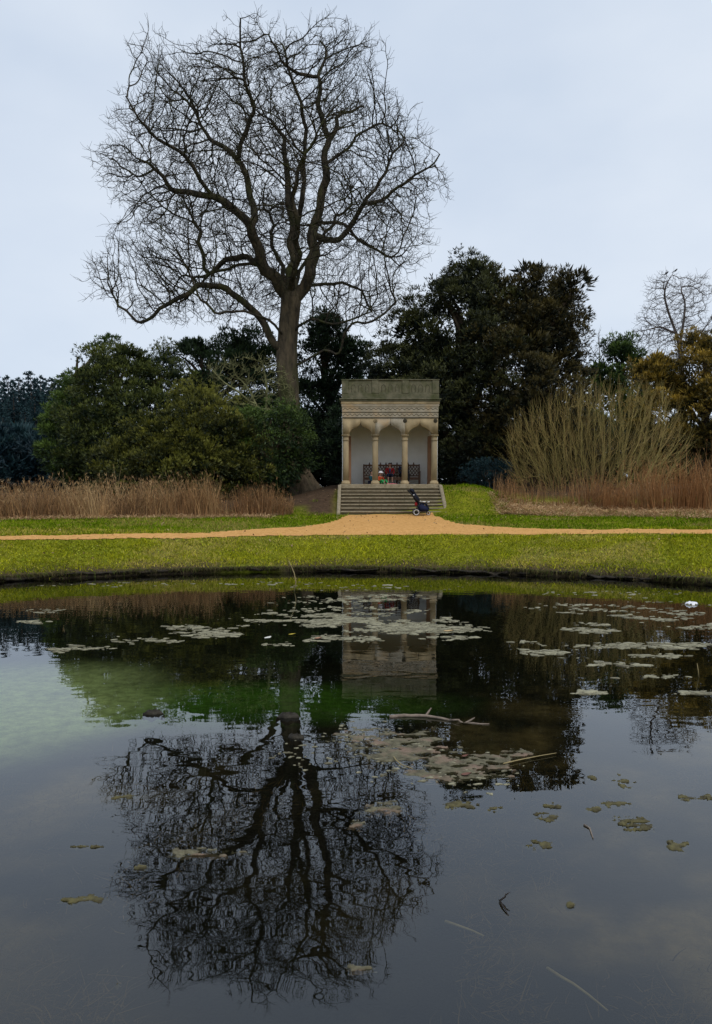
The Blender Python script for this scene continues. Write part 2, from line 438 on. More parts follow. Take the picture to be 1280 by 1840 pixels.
# path as its own sheet, 12 mm proud of the turf
px = np.arange(-16, 16.01, 0.1); py = np.arange(16.6, STEP_Y0 + 0.11, 0.1)
PX, PY = np.meshgrid(px, py)
pm = path_mask(PX, PY)
pz = H(PX, PY) + 0.016
idx = np.arange(pm.size).reshape(pm.shape)
fm = pm[:-1, :-1] & pm[1:, :-1] & pm[:-1, 1:] & pm[1:, 1:]
q = np.stack([idx[:-1, :-1], idx[:-1, 1:], idx[1:, 1:], idx[1:, :-1]], -1)[fm]
used = np.unique(q); rm = np.zeros(pm.size, int); rm[used] = np.arange(len(used))
a = Acc(); a.add(np.stack([PX, PY, pz], -1).reshape(-1, 3)[used], rm[q])
tag(a.build('path', M['path'], smooth=True), 'sandy gravel path with an apron up to the steps', kind='structure')

# ------------------------------------------------------------------ water
wm = bpy.data.materials.new('pond_water'); wm.use_nodes = True
n = wm.node_tree; n.nodes.clear(); L = n.links.new
out = n.nodes.new('ShaderNodeOutputMaterial')
gl_ = n.nodes.new('ShaderNodeBsdfGlossy'); gl_.inputs['Roughness'].default_value = 0.0; gl_.inputs['Color'].default_value = (0.92, 0.96, 1.0, 1)
tr = n.nodes.new('ShaderNodeBsdfTransparent'); tr.inputs['Color'].default_value = (0.75, 0.76, 0.68, 1)
fr = n.nodes.new('ShaderNodeFresnel'); fr.inputs['IOR'].default_value = 1.62
co = n.nodes.new('ShaderNodeTexCoord')
m1 = n.nodes.new('ShaderNodeMapping'); m1.inputs['Scale'].default_value = (0.75, 1.35, 1)
w1 = n.nodes.new('ShaderNodeTexNoise'); w1.inputs['Scale'].default_value = 4.2; w1.inputs['Detail'].default_value = 1.0; w1.inputs['Roughness'].default_value = 0.45
w2 = n.nodes.new('ShaderNodeTexNoise'); w2.inputs['Scale'].default_value = 0.9; w2.inputs['Detail'].default_value = 1
ad = n.nodes.new('ShaderNodeMath'); ad.operation = 'MULTIPLY_ADD'; ad.inputs[1].default_value = 1.1
bn = n.nodes.new('ShaderNodeBump'); bn.inputs['Strength'].default_value = 1.0; bn.inputs['Distance'].default_value = 0.0010
L(co.outputs['Object'], m1.inputs[0]); L(m1.outputs[0], w1.inputs['Vector']); L(m1.outputs[0], w2.inputs['Vector'])
L(w2.outputs['Fac'], ad.inputs[0]); L(w1.outputs['Fac'], ad.inputs[2]); L(ad.outputs[0], bn.inputs['Height'])
L(bn.outputs[0], gl_.inputs['Normal'])
ms = n.nodes.new('ShaderNodeMixShader')
L(fr.outputs[0], ms.inputs[0]); L(tr.outputs[0], ms.inputs[1]); L(gl_.outputs[0], ms.inputs[2]); L(ms.outputs[0], out.inputs[0])
a = Acc()
th = np.linspace(0, 2 * math.pi, 97)[:-1]
ring = np.stack([PCX + (PR + 0.25) * np.cos(th), np.maximum(PCY + (PR + 0.25) * np.sin(th), 0.7), np.zeros(96)], 1)
a.add(ring, np.arange(96)[None])
tag(a.build('pond_water', wm), 'still dark pond reflecting the bare tree and the sky', kind='structure')

# ------------------------------------------------------------------ pavilion
FZ = float(P(701, 870, 30.7)[2])                     # platform level
PVX, PVY, SPC = 1.342, 31.0, 1.163
HWID = 1.905
def ZP(y): return float(P(701, y, PVY)[2])
Z_CAP, Z_SPR, Z_APEX, Z_FR0, Z_FR1, Z_FR2, Z_COR, Z_PAR = ZP(781.5), ZP(779), ZP(758.5), ZP(750.8), ZP(741), ZP(731), ZP(717), ZP(682.5)
YB = 33.05
pav = tag(empty('garden_pavilion', (PVX, PVY, FZ)), 'small tan stone garden pavilion with three pointed arches on slender columns', 'pavilion')
# platform and its plinth
bev('platform', (PVX - 1.985, 30.62, FZ - 0.13), (PVX + 1.985, YB + 0.25, FZ), M['nosing'], pav, 0.012)
bev('plinth', (PVX - 1.93, 30.72, 0.9), (PVX + 1.93, YB + 0.22, FZ - 0.131), M['stone_step'], pav)
# steps, each a riser with a worn projecting edge
NST = 9
sz0 = float(H(1.3, STEP_Y0)) - 0.01
rise = (FZ - sz0) / NST
tread = (30.64 - STEP_Y0) / (NST - 1)
for k in range(NST - 1):
    y0 = STEP_Y0 + k * tread
    z1 = sz0 + (k + 1) * rise
    st = bev('step', (STEP_CX - STEP_HW + 0.13, y0 + 0.035, 0.7), (STEP_CX + STEP_HW - 0.13, y0 + tread + 0.06, z1 - 0.042), M['stone_step'], pav, 0.004)
    cuts = sorted(random.sample([-1.2, -0.9, -0.4, 0.1, 0.5, 0.8, 1.3], 2))
    xs = [STEP_CX - STEP_HW + 0.13] + [STEP_CX + c for c in cuts] + [STEP_CX + STEP_HW - 0.13]
    for i in range(3):
        j = random.uniform(-0.006, 0.006)
        bev('tread', (xs[i] + 0.003, y0 + j, z1 - 0.041 + j * 0.4), (xs[i + 1] - 0.003, y0 + tread + 0.02, z1 + j * 0.4), M['nosing'], st, 0.009)
for s in (-1, 1):
    x0 = STEP_CX + s * STEP_HW; x1 = x0 - s * 0.125
    lo, hi = min(x0, x1), max(x0, x1)
    prof = [(STEP_Y0 - 0.12, 0.7), (STEP_Y0 - 0.12, sz0 + rise * 0.8), (STEP_Y0 + 0.02, sz0 + rise * 1.05), (30.5, FZ - 0.03), (30.615, FZ - 0.03), (30.615, 0.7)]
    v = [(lo, y, z) for y, z in prof] + [(hi, y, z) for y, z in prof]
    m = len(prof)
    a = Acc(); a.add(v, [np.arange(m)[None], (np.arange(m)[::-1] + m)[None], np.array([(i, i + m, (i + 1) % m + m, (i + 1) % m) for i in range(m)])])
    a.build('side_wall', M['nosing'], pav)
# columns
def column(cx, cy, half=False):
    c = Acc()
    s8 = math.pi / 8
    h = Z_CAP - FZ
    lathe(c, [(0.128, 0.15), (0.124, h * 0.5), (0.120, h - 0.23)], (cx, cy, FZ), 8, rot=s8)
    col = c.build('column', M['stone'], pav)
    b = Acc(); lathe(b, [(0.185, 0.0), (0.185, 0.055), (0.178, 0.062), (0.172, 0.10), (0.150, 0.118), (0.134, 0.135), (0.134, 0.151)], (cx, cy, FZ), 8, rot=s8)
    b.build('column_base', M['stone'], col)
    t = Acc(); lathe(t, [(0.120, h - 0.231), (0.140, h - 0.226), (0.140, h - 0.205), (0.122, h - 0.200), (0.124, h - 0.075), (0.140, h - 0.06), (0.150, h - 0.05), (0.178, h - 0.03), (0.178, h)], (cx, cy, FZ), 8, rot=s8)
    t.build('capital', M['stone'], col)
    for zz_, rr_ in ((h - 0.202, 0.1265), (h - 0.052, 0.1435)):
        t = Acc(); lathe(t, [(rr_, -0.008), (rr_ + 0.012, 0.0), (rr_, 0.008)], (cx, cy, FZ + zz_), 8, rot=s8); t.build('shade_dirt_ring', M['stone_groove'], col)  # dark rings paint in the line of shade and dirt under the mouldings
for k in range(4):
    column(PVX + (k - 1.5) * SPC, PVY)
for s in (-1, 1):                                    # reddish pilasters against the side walls, behind the end columns
    cx = PVX + s * 1.63
    bev('pilaster', (cx - 0.09, 31.55, FZ + 0.001), (cx + 0.09, 31.75, Z_CAP - 0.001), M['redstone'], pav)
# arcade: a slab cut by three ogee openings, one stone block for each half arch
ow = 0.449
OG = [(0, 1.0), (0.03, 0.86), (0.08, 0.74), (0.17, 0.645), (0.30, 0.575), (0.46, 0.505), (0.62, 0.425), (0.77, 0.325), (0.89, 0.20), (0.96, 0.09), (1.0, 0.0)]
def zo(u):
    return Z_SPR + (Z_APEX - Z_SPR) * float(np.interp(abs(u), [p[0] for p in OG], [p[1] for p in OG]))
def arch_block(xa, xb, acx, m):
    """block from x = xa to xb whose underside follows the arch centred at acx"""
    us = sorted({xa, xb} | {acx + s * p[0] * ow for s in (-1, 1) for p in OG if xa < acx + s * p[0] * ow < xb})
    y0, y1 = PVY - 0.115, PVY + 0.115
    a = Acc(); v = []
    for x in us:
        u = (x - acx) / ow
        zb = zo(u) if abs(u) < 1 else Z_CAP + 0.001
        v += [(x, y0, zb), (x, y0, Z_FR0 - 0.002), (x, y1, Z_FR0 - 0.002), (x, y1, zb)]
    f = []
    for i in range(len(us) - 1):
        b = i * 4
        f += [(b, b + 4, b + 5, b + 1), (b + 1, b + 5, b + 6, b + 2), (b + 2, b + 6, b + 7, b + 3), (b + 3, b + 7, b + 4, b)]
    e = (len(us) - 1) * 4
    f += [(0, 1, 2, 3), (e, e + 3, e + 2, e + 1)]
    a.add(v, np.array(f))
    return a.build('arch_block', m, pav)
for k in range(3):
    ac = PVX + (k - 1) * SPC
    l = ac - SPC / 2 if k else PVX - HWID + 0.03
    r = ac + SPC / 2 if k < 2 else PVX + HWID - 0.03
    arch_block(l + 0.0015, ac - 0.0015, ac, M['stone'] if k != 1 else M['stone_pale'])
    arch_block(ac + 0.0015, r - 0.0015, ac, M['stone_pale'] if k == 1 else M['stone'])
# rosettes over the columns
for k in (1, 2, 3):
    cx = PVX + (k - 1.5) * SPC + (0.03 if k == 3 else 0)
    cz = ZP(756.5)
    a = Acc()
    lathe(a, [(0.022, 0), (0.02, 0.02), (0.008, 0.028)], (0, 0, 0.01), 8)
    for p in range(6):
        t = p * math.pi / 3
        lathe(a, [(0.022, 0), (0.020, 0.012), (0.008, 0.017)], (0.046 * math.cos(t), 0.046 * math.sin(t), 0.008), 7)
    lathe(a, [(0.082, 0), (0.082, 0.008), (0.07, 0.009)], (0, 0, 0), 16)
    me = a.mesh('rosette'); me.transform(Matrix.Translation((cx, PVY - 0.1155, cz)) @ Matrix.Rotation(math.pi / 2, 4, 'X'))
    link('rosette', me, M['stone_groove'] if k > 1 else M['stone'], pav)
# frieze: two courses with a carved zigzag
XL, XR = PVX - HWID + 0.02, PVX + HWID - 0.02
def course(name, z0, z1, inset, m, b=0.004, nb=5):
    c = [XL + inset] + [XL + (XR - XL) * (i / nb + random.uniform(-0.04, 0.04)) for i in range(1, nb)] + [XR - inset]
    for i in range(nb):
        bev(name, (c[i] + 0.0015, PVY - 0.13, z0), (c[i + 1] - 0.0015, PVY + 0.12, z1), m, pav, b)
course('frieze_block', Z_FR0, Z_FR1 - 0.006, 0, M['stone_pale'])
course('frieze_block', Z_FR1, Z_FR2 - 0.006, 0, M['stone_pale'])
for (z0, z1) in ((Z_FR0 + 0.035, Z_FR1 - 0.055), (Z_FR1 + 0.06, Z_FR2 - 0.05)):
    a = Acc(); nzz = 20; w = (XR - XL - 0.06) / nzz; t = 0.010
    pts = []
    for i in range(2 * nzz + 1):
        pts.append((XL + 0.03 + i * w / 2, z1 - 0.01 if i % 2 else z0 + 0.03))
    v = []; f = []
    for i, (x, z) in enumerate(pts):
        v += [(x, PVY - 0.136, z - t), (x, PVY - 0.136, z + t), (x, PVY - 0.129, z - t), (x, PVY - 0.129, z + t)]
        if i:
            b = i * 4
            f += [(b - 4, b, b + 1, b - 3), (b - 3, b + 1, b + 3, b - 1), (b - 2, b + 2, b, b - 4)]
    a.add(v, np.array(f)); tag(a.build('zigzag_carving', M['stone_groove'], pav), kind='stuff')
for z in (Z_FR0 - 0.001, Z_FR1 - 0.006, Z_FR2 - 0.006):
    bev('string_course', (XL - 0.012, PVY - 0.145, z - 0.012), (XR + 0.012, PVY - 0.131, z + 0.012), M['stone_groove'] if z < Z_FR2 - 0.1 else M['stone_pale'], pav, 0.003)
# cornice
zc = [Z_FR2 + 0.008, Z_FR2 + 0.09, Z_FR2 + 0.19, Z_COR - 0.045, Z_COR]
for i, (pr, m) in enumerate(((0.02, 'stone_pale'), (0.035, 'stone'), (0.055, 'stone_moss'), (0.10, 'stone_moss'))):
    bev('cornice', (PVX - HWID - pr + 0.01, PVY - 0.135 - pr, zc[i]), (PVX + HWID + pr - 0.01, YB + 0.2 + pr, zc[i + 1] - 0.0015), M[m], pav, 0.012)
# parapet: base course, four piers, three panels with blind arches, coping
zb = Z_COR; zt = Z_PAR
bev('parapet_base', (PVX - HWID, PVY - 0.15, zb), (PVX + HWID, PVY + 0.14, zb + 0.20), M['stone_moss'], pav, 0.01)
pw = 0.26
for k in range(4):
    cx = PVX + (k - 1.5) * SPC * 1.012
    bev('parapet_pier', (cx - pw / 2, PVY - 0.16, zb + 0.2015), (cx + pw / 2, PVY + 0.13, zt - 0.036), M['stone_moss'], pav, 0.008)
for k in range(3):
    cx = PVX + (k - 1) * SPC * 1.012
    hw = (SPC * 1.012 - pw) / 2 - 0.003
    pn = bev('parapet_panel', (cx - hw, PVY - 0.125, zb + 0.2015), (cx + hw, PVY + 0.11, zt - 0.036), M['stone_moss'], pav, 0.004)
    for j in (-1, 0, 1):
        ax = cx + j * 0.27; z0 = zb + 0.25; hh = 0.20; r = 0.062
        path = [(-r, 0), (-r, hh)] + [(-r * math.cos(t), hh + r * 1.25 * math.sin(t)) for t in np.linspace(0.25, math.pi - 0.25, 8)] + [(r, hh), (r, 0)]
        a = Acc(); v = []; f = []
        for i, (u, w_) in enumerate(path):
            n_ = unit(np.array([u, max(0.0, w_ - hh)])) if w_ > hh else np.array([math.copysign(1, u), 0])
            for (o, yy) in ((0, -0.1255), (0, -0.132), (0.016, -0.132), (0.016, -0.1255)):
                v.append((ax + u + n_[0] * o, PVY + yy, z0 + w_ + n_[1] * o))
            if i:
                b = i * 4
                f += [(b - 4 + c, b - 4 + (c + 1) % 4, b + (c + 1) % 4, b + c) for c in range(4)]
        a.add(v, np.array(f)); a.build('blind_arch', M['stone_groove'], pn)
        b_ = Acc()
        vv = [(ax + u, PVY - 0.127, z0 + w_) for u, w_ in path]
        b_.add(vv, np.arange(len(vv))[None]); b_.build('niche', M['stone_moss'], pn)
bev('coping', (PVX - HWID - 0.012, PVY - 0.175, zt - 0.035), (PVX + HWID + 0.012, PVY + 0.15, zt), M['stone_moss'], pav, 0.01)
for s in (-1, 1):
    x0 = PVX + s * HWID; x1 = x0 - s * 0.25
    bev('side_parapet', (min(x0, x1) + 0.004, PVY + 0.152, zb), (max(x0, x1) - 0.004, YB + 0.18, zt - 0.01), M['stone_moss'], pav, 0.008)
bev('roof', (PVX - HWID + 0.252, PVY + 0.152, zb), (PVX + HWID - 0.252, YB + 0.18, zb + 0.08), M['stone_moss'], pav)
# chamber: limewashed walls, coved back corners, ceiling
for s in (-1, 1):
    x0 = PVX + s * (HWID - 0.012); x1 = PVX + s * 1.70
    bev('chamber_wall', (min(x0, x1), PVY + 0.17, FZ + 0.001), (max(x0, x1), YB + 0.15, Z_FR2), M['plaster'], pav)
a = Acc(); v = []; f = []
cv = [(1.699, 31.95)] + [(1.40 + 0.30 * math.cos(t), YB - 0.34 + 0.34 * math.sin(t)) for t in np.linspace(0, math.pi / 2, 8)]
cv = [(-x, y) for x, y in cv] + [(x, y) for x, y in cv[::-1]]
for i, (x, y) in enumerate(cv):
    v += [(PVX + x, y, FZ + 0.001), (PVX + x, y, Z_FR2 - 0.1), (PVX + x * 1.0, YB + 0.14, Z_FR2 - 0.1), (PVX + x, YB + 0.14, FZ + 0.001)]
    if i:
        b = i * 4; f += [(b - 4, b, b + 1, b - 3), (b - 3, b + 1, b + 2, b - 2), (b - 2, b + 2, b + 3, b - 1)]
a.add(v, np.array(f)); a.build('back_wall', M['plaster'], pav)
bev('ceiling', (PVX - 1.69, PVY + 0.14, Z_FR0 + 0.02), (PVX + 1.69, YB + 0.13, Z_FR2 - 0.02), M['plaster'], pav)

# ------------------------------------------------------------------ bench
BX0, BX1 = [(x - 640) / F * 32.75 for x in (654.0, 752.5)]
BYF, BYB, BSZ, BTZ = 32.28, 32.70, FZ + 0.31, FZ + 0.84
bench = tag(empty('bench', ((BX0 + BX1) / 2, 32.5, FZ)), 'long brown timber bench with pierced lattice back against the white wall', 'bench')
bev('seat', (BX0 + 0.03, BYF, BSZ - 0.04), (BX1 - 0.03, BYB - 0.03, BSZ), M['bench'], bench)
bev('seat_rail', (BX0 + 0.03, BYF + 0.02, BSZ - 0.11), (BX1 - 0.03, BYF + 0.05, BSZ - 0.041), M['bench'], bench)
bev('top_rail', (BX0, BYB - 0.03, BTZ - 0.07), (BX1, BYB + 0.02, BTZ), M['bench'], bench)
bev('lower_rail', (BX0, BYB - 0.028, BSZ + 0.04), (BX1, BYB + 0.018, BSZ + 0.09), M['bench'], bench)
NP = 5; bw = (BX1 - BX0) / NP
for k in range(NP + 1):
    x = BX0 + k * bw
    bev('leg', (x - 0.028, BYB - 0.029, FZ + 0.001), (x + 0.028, BYB + 0.019, BSZ - 0.041), M['bench'], bench)
    bev('back_post', (x - 0.03, BYB - 0.036, BSZ + 0.001), (x + 0.03, BYB + 0.026, BTZ + 0.012), M['bench'], bench)
    if k in (0, NP):
        bev('leg', (x - 0.028, BYF, FZ + 0.001), (x + 0.028, BYF + 0.055, BSZ + 0.2), M['bench'], bench)
        bev('armrest', (x - 0.035, BYF - 0.03, BSZ + 0.2015), (x + 0.035, BYB - 0.04, BSZ + 0.24), M['bench'], bench)
for k in range(2 * NP + 1):
    if k in (0, 2 * NP): continue
    x = BX0 + k * bw / 2
    a = Acc(); lathe(a, [(0.045, 0), (0.03, 0.02), (0.02, 0.04), (0.028, 0.055), (0.012, 0.08), (0.002, 0.10)], (x, BYB - 0.005, BTZ), 8)
    a.build('finial', M['bench'], bench)
for k in range(NP):
    x0, x1, z0, z1 = BX0 + k * bw + 0.03, BX0 + (k + 1) * bw - 0.03, BSZ + 0.09, BTZ - 0.07
    for i in range(-2, 3):
        for s in (-1, 1):
            xm = (x0 + x1) / 2 + i * 0.13; hx = (z1 - z0) / 2 * 0.8
            pa = np.array([xm - s * hx, BYB - 0.005, z0]); pb = np.array([xm + s * hx, BYB - 0.005, z1])
            t0, t1 = 0.0, 1.0
            dx = pb[0] - pa[0]
            ta, tb = sorted(((x0 - pa[0]) / dx, (x1 - pa[0]) / dx))
            t0, t1 = max(0, ta), min(1, tb)
            if t1 - t0 < 0.15: continue
            a = Acc(); tubes(a, np.array([pa + (pb - pa) * t0, pa + (pb - pa) * t1]), np.array([0.016, 0.016]), 4)
            a.build('lattice_bar', M['bench'], bench)

# ------------------------------------------------------------------ people
def skin(name, vs, es, m, parent, sub=1, root=0):
    me = bpy.data.meshes.new(name)
    me.from_pydata([v[:3] for v in vs], es, [])
    o = bpy.data.objects.new(name, me); COL.objects.link(o)
    md = o.modifiers.new('skin', 'SKIN'); md.use_smooth_shade = True
    for i, sv in enumerate(me.skin_vertices[0].data):
        r = vs[i][3]; sv.radius = r if isinstance(r, tuple) else (r, r); sv.use_root = (i == root)
    o.modifiers.new('subdivision', 'SUBSURF').levels = sub
    dg = bpy.context.evaluated_depsgraph_get(); dg.update()
    me2 = bpy.data.meshes.new_from_object(o.evaluated_get(dg))
    bpy.data.objects.remove(o); bpy.data.meshes.remove(me)
    me2.materials.clear()
    return link(name, me2, m, parent, loc=(0, 0, 0))
def flat(name, c, rough=0.85):
    return mat(name, tuple(x * 0.85 for x in c), tuple(min(1, x * 1.1) for x in c), 25, rough, 0.002, 80)
SKIN = flat('skin', (0.50, 0.30, 0.22), 0.55); HAIRD = flat('dark_hair', (0.02, 0.015, 0.012))
def head(parent, c, r, hat=None, hair=HAIRD):
    """eyes, nose, ears, hair or a hat on a head centred at c, facing -Y"""
    cx, cy, cz = c
    for s in (-1, 1):
        a = Acc(); lathe(a, [(0.001, -0.012), (0.011, -0.006), (0.012, 0.0), (0.011, 0.006), (0.001, 0.012)], (cx + s * r * 0.38, cy - r * 0.90, cz + r * 0.05), 8)
        a.build('eye', HAIRD, parent, loc=(0, 0, 0))
        a = Acc(); lathe(a, [(0.002, -r * .28), (r * .12, -r * .12), (r * .15, r * .1), (0.004, r * .3)], (cx + s * r * 0.94, cy + 0.005, cz), 8)
        a.build('ear', SKIN, parent, loc=(0, 0, 0))
    a = Acc(); lathe(a, [(r * .20, -r * .25), (r * .15, -r * .1), (r * .06, r * .25)], (cx, cy - r * 0.98, cz - r * .1), 8); a.build('nose', SKIN, parent, loc=(0, 0, 0))
    a = Acc(); a.box((cx - r * .3, cy - r * 0.95, cz - r * .52), (cx + r * .3, cy - r * 0.80, cz - r * .44)); a.build('mouth', flat('lips', (0.35, 0.12, 0.10)), parent, loc=(0, 0, 0))
    # cap of hair or hat: upper part of a slightly larger ball, open at the face
    bm = bmesh.new(); bmesh.ops.create_uvsphere(bm, u_segments=18, v_segments=12, radius=r * (1.16 if hat else 1.1))
    dele = [v for v in bm.verts if (v.co.z < r * (0.18 if hat else 0.3) and v.co.y < r * 0.15) or v.co.z < -r * 0.55]
    bmesh.ops.delete(bm, geom=dele, context='VERTS')
    bmesh.ops.translate(bm, verts=bm.verts, vec=c)
    me = bpy.data.meshes.new('hair'); bm.to_mesh(me); bm.free()
    for p_ in me.polygons: p_.use_smooth = True
    link('hat' if hat else 'hair', me, hat or hair, parent, loc=(0, 0, 0))
    if hat:
        a = Acc(); lathe(a, [(r * 1.1, 0), (r * 1.3, -0.012), (r * 1.32, -0.006), (r * 1.1, 0.012)], (cx, cy - r * .1, cz + r * .2), 18); a.build('hat_brim', hat, parent, loc=(0, 0, 0))
def sitter(name, label, loc, s, top, legs_c, shoe, pose, hat=None, yaw=0.0, bare_shins=False, inner=None):
    e = tag(empty(name, loc), label, 'person', 'people in the pavilion')
    e.scale = (s, s, s); e.rotation_euler = (0, 0, yaw)
    J = pose
    hx, hy, hz = J['head']; hr = J.get('hr', 0.105)
    V = []; E = []
    def n(p, r, par=None):
        V.append((*p, r)); 
        if par is not None: E.append((par, len(V) - 1))
        return len(V) - 1
    pel = n(J['pelvis'], (0.13, 0.10))
    px_, py_, pz_ = J['pelvis']; nx_, ny_, nz_ = J['neck']
    wst = n(((px_ + nx_) / 2, (py_ + ny_) / 2, (pz_ + nz_) / 2), (0.115, 0.085), pel)
    chs = n((px_ * .2 + nx_ * .8, py_ * .2 + ny_ * .8, pz_ * .2 + nz_ * .8), (0.125, 0.085), wst)
    nk = n(J['neck'], 0.045, chs)
    n((hx, hy + 0.01, hz - hr * 0.55), (hr * .68, hr * .7), nk); hb = len(V) - 1
    hm = n((hx, hy, hz), (hr * .9, hr * .98), hb); n((hx, hy + .005, hz + hr * .62), (hr * .68, hr * .75), hm)
    arms = []; legs = []
    for sd_ in (0, 1):
        sh, el, wr = J['arm'][sd_]
        i = n(sh, 0.048, chs); i2 = n(el, 0.040, i); i3 = n(wr, 0.028, i2); arms.append((sh, el, wr))
        w_ = np.array(wr); dirn = unit(w_ - np.array(el))
        ip = n(w_ + dirn * 0.055, (0.034, 0.016), i3)
        sidev = unit(np.cross(dirn, (0, 0, 1)) + 1e-3)
        for q_, (off, ln) in enumerate(((-0.024, .055), (-0.008, .064), (0.008, .06), (0.024, .048))):
            b = n(w_ + dirn * 0.085 + sidev * off, 0.0085, ip); n(w_ + dirn * (0.085 + ln) + sidev * off + np.array([0, 0, -0.02]), 0.007, b)
        tb = n(w_ + dirn * 0.03 + sidev * 0.04 * (1 if sd_ else -1), 0.010, i3); n(w_ + dirn * 0.075 + sidev * 0.052 * (1 if sd_ else -1), 0.008, tb)
        hp, kn, an = J['leg'][sd_]
        i = n(hp, 0.078, pel); i2 = n(kn, 0.056, i); i3 = n(an, 0.036, i2); ft = n(np.array(an) + np.array([0, -0.11, -0.035]), (0.036, 0.026), i3)
    skin('body', V, E, SKIN, e)
    # jacket: torso and sleeves a little larger than the body
    V = []; E = []
    pel = n((px_, py_, pz_ + 0.03), (0.148, 0.12)); wst = n(((px_ + nx_) / 2, (py_ + ny_) / 2, (pz_ + nz_) / 2), (0.138, 0.108), pel)
    chs = n((px_ * .2 + nx_ * .8, py_ * .2 + ny_ * .8, pz_ * .2 + nz_ * .8), (0.15, 0.11), wst); n((nx_, ny_, nz_ - 0.03), 0.06, chs)
    for (sh, el, wr) in arms:
        i = n(sh, 0.066, chs); i2 = n(el, 0.054, i); n(wr, 0.044, i2)
    skin('jacket', V, E, top, e)
    if inner:
        V = []; E = []
        i = n((px_, py_ - 0.075, pz_ + 0.10), (0.07, 0.06)); i = n(((px_ + nx_) / 2, (py_ + ny_) / 2 - 0.07, (pz_ + nz_) / 2), (0.075, 0.06), i); n((nx_, ny_ - 0.05, nz_ - 0.06), (0.055, 0.05), i)
        skin('shirt', V, E, inner, e)
    V = []; E = []
    pel = n((px_, py_, pz_ - 0.01), (0.145, 0.115))
    for (hp, kn, an) in J['leg']:
        i = n(hp, 0.098, pel); i2 = n(kn, 0.075, i)
        k_ = 0.35 if bare_shins else 0.93
        n(np.array(kn) * (1 - k_) + np.array(an) * k_, 0.060 if bare_shins else 0.052, i2)
    skin('trousers', V, E, legs_c, e)
    for (hp, kn, an) in J['leg']:
        V = []; E = []
        i = n((an[0], an[1] + 0.02, an[2] - 0.02), 0.045); i = n((an[0], an[1] - 0.06, an[2] - 0.03), (0.046, 0.036), i); n((an[0], an[1] - 0.14, an[2] - 0.04), (0.036, 0.024), i)
        skin('shoe', V, E, shoe, e)
    head(e, (hx, hy, hz), hr, hat)
    return e
CHAIR = dict(pelvis=(0, 0, 0.13), neck=(0, 0.02, 0.58), head=(0, -0.01, 0.73),
             arm=[((-0.19, 0.02, 0.50), (-0.25, -0.04, 0.27), (-0.15, -0.24, 0.19)), ((0.19, 0.02, 0.50), (0.25, -0.04, 0.27), (0.14, -0.26, 0.18))],
             leg=[((-0.10, -0.02, 0.12), (-0.12, -0.42, 0.14), (-0.11, -0.40, -0.29)), ((0.10, -0.02, 0.12), (0.12, -0.42, 0.14), (0.13, -0.38, -0.29))])
FLOOR = dict(pelvis=(0, 0, 0.11), neck=(0, -0.04, 0.53), head=(0, -0.08, 0.69), hr=0.13,
             arm=[((-0.18, -0.03, 0.46), (-0.23, -0.14, 0.27), (-0.10, -0.30, 0.22)), ((0.18, -0.03, 0.46), (0.23, -0.14, 0.27), (0.10, -0.30, 0.22))],
             leg=[((-0.10, -0.02, 0.11), (-0.17, -0.36, 0.27), (-0.13, -0.52, 0.075)), ((0.10, -0.02, 0.11), (0.17, -0.36, 0.27), (0.14, -0.55, 0.075))])
NAVY = flat('navy_cloth', (0.014, 0.018, 0.045)); BLACKC = flat('black_cloth', (0.012, 0.012, 0.014)); RED = flat('red_cloth', (0.32, 0.018, 0.02))
ORNG = flat('orange_red_cloth', (0.42, 0.055, 0.015)); GREEN = flat('green_cloth', (0.03, 0.30, 0.09)); TEAL = flat('teal_cloth', (0.012, 0.07, 0.09)); PINK = flat('pink_cloth', (0.55, 0.16, 0.17)); WHITEC = flat('white_cloth', (0.75, 0.73, 0.76)); BLUEP = flat('blue_print_cloth', (0.03, 0.05, 0.12))
def XA(x, Y): return (x - 640) / F * Y
k1 = 0.70
sitter('person', 'seated person in open red jacket and dark skirt with bare shins on the bench', (XA(700.5, 32.42), 32.42, BSZ), 0.71, RED, NAVY, BLACKC, CHAIR, bare_shins=True, inner=BLUEP)
sitter('person', 'person in dark navy seated on the bench, half hidden behind a column', (XA(724.5, 32.45), 32.45, BSZ), 0.80, NAVY, BLACKC, BLACKC, CHAIR, yaw=0.35)
sitter('person', 'small child in white hat and orange top sitting on the pavilion floor', (XA(682.5, 31.75), 31.75, FZ), 0.66, ORNG, GREEN, GREEN, FLOOR, hat=WHITEC, yaw=0.75)
sitter('person', 'child in teal coat crouching on the floor behind a column', (XA(667, 31.85), 31.85, FZ), 0.70, TEAL, NAVY, PINK, FLOOR, yaw=0.9)
# pink blanket at the top of the steps
bx0, bx1 = XA(694, 31.1), XA(716, 31.1)
us = np.linspace(0, 1, 23); vs_ = np.linspace(0, 1, 11)
U, Vv = np.meshgrid(us, vs_)
zz = FZ + 0.012 + 0.075 * fbm(U * 5, Vv * 4, 77, 3) * np.sin(np.pi * U) ** .4 * np.sin(np.pi * Vv) ** .5 * (1.2 - U)
idx = np.arange(U.size).reshape(U.shape); q = np.stack([idx[:-1, :-1], idx[:-1, 1:], idx[1:, 1:], idx[1:, :-1]], -1).reshape(-1, 4)
a = Acc(); a.add(np.stack([bx0 + (bx1 - bx0) * U, 31.0 + 0.35 * Vv + 0.05 * np.sin(U * 7), zz], -1).reshape(-1, 3), q)
tag(a.build('blanket', PINK, smooth=True), 'crumpled pink blanket lying at the top of the steps', 'blanket')

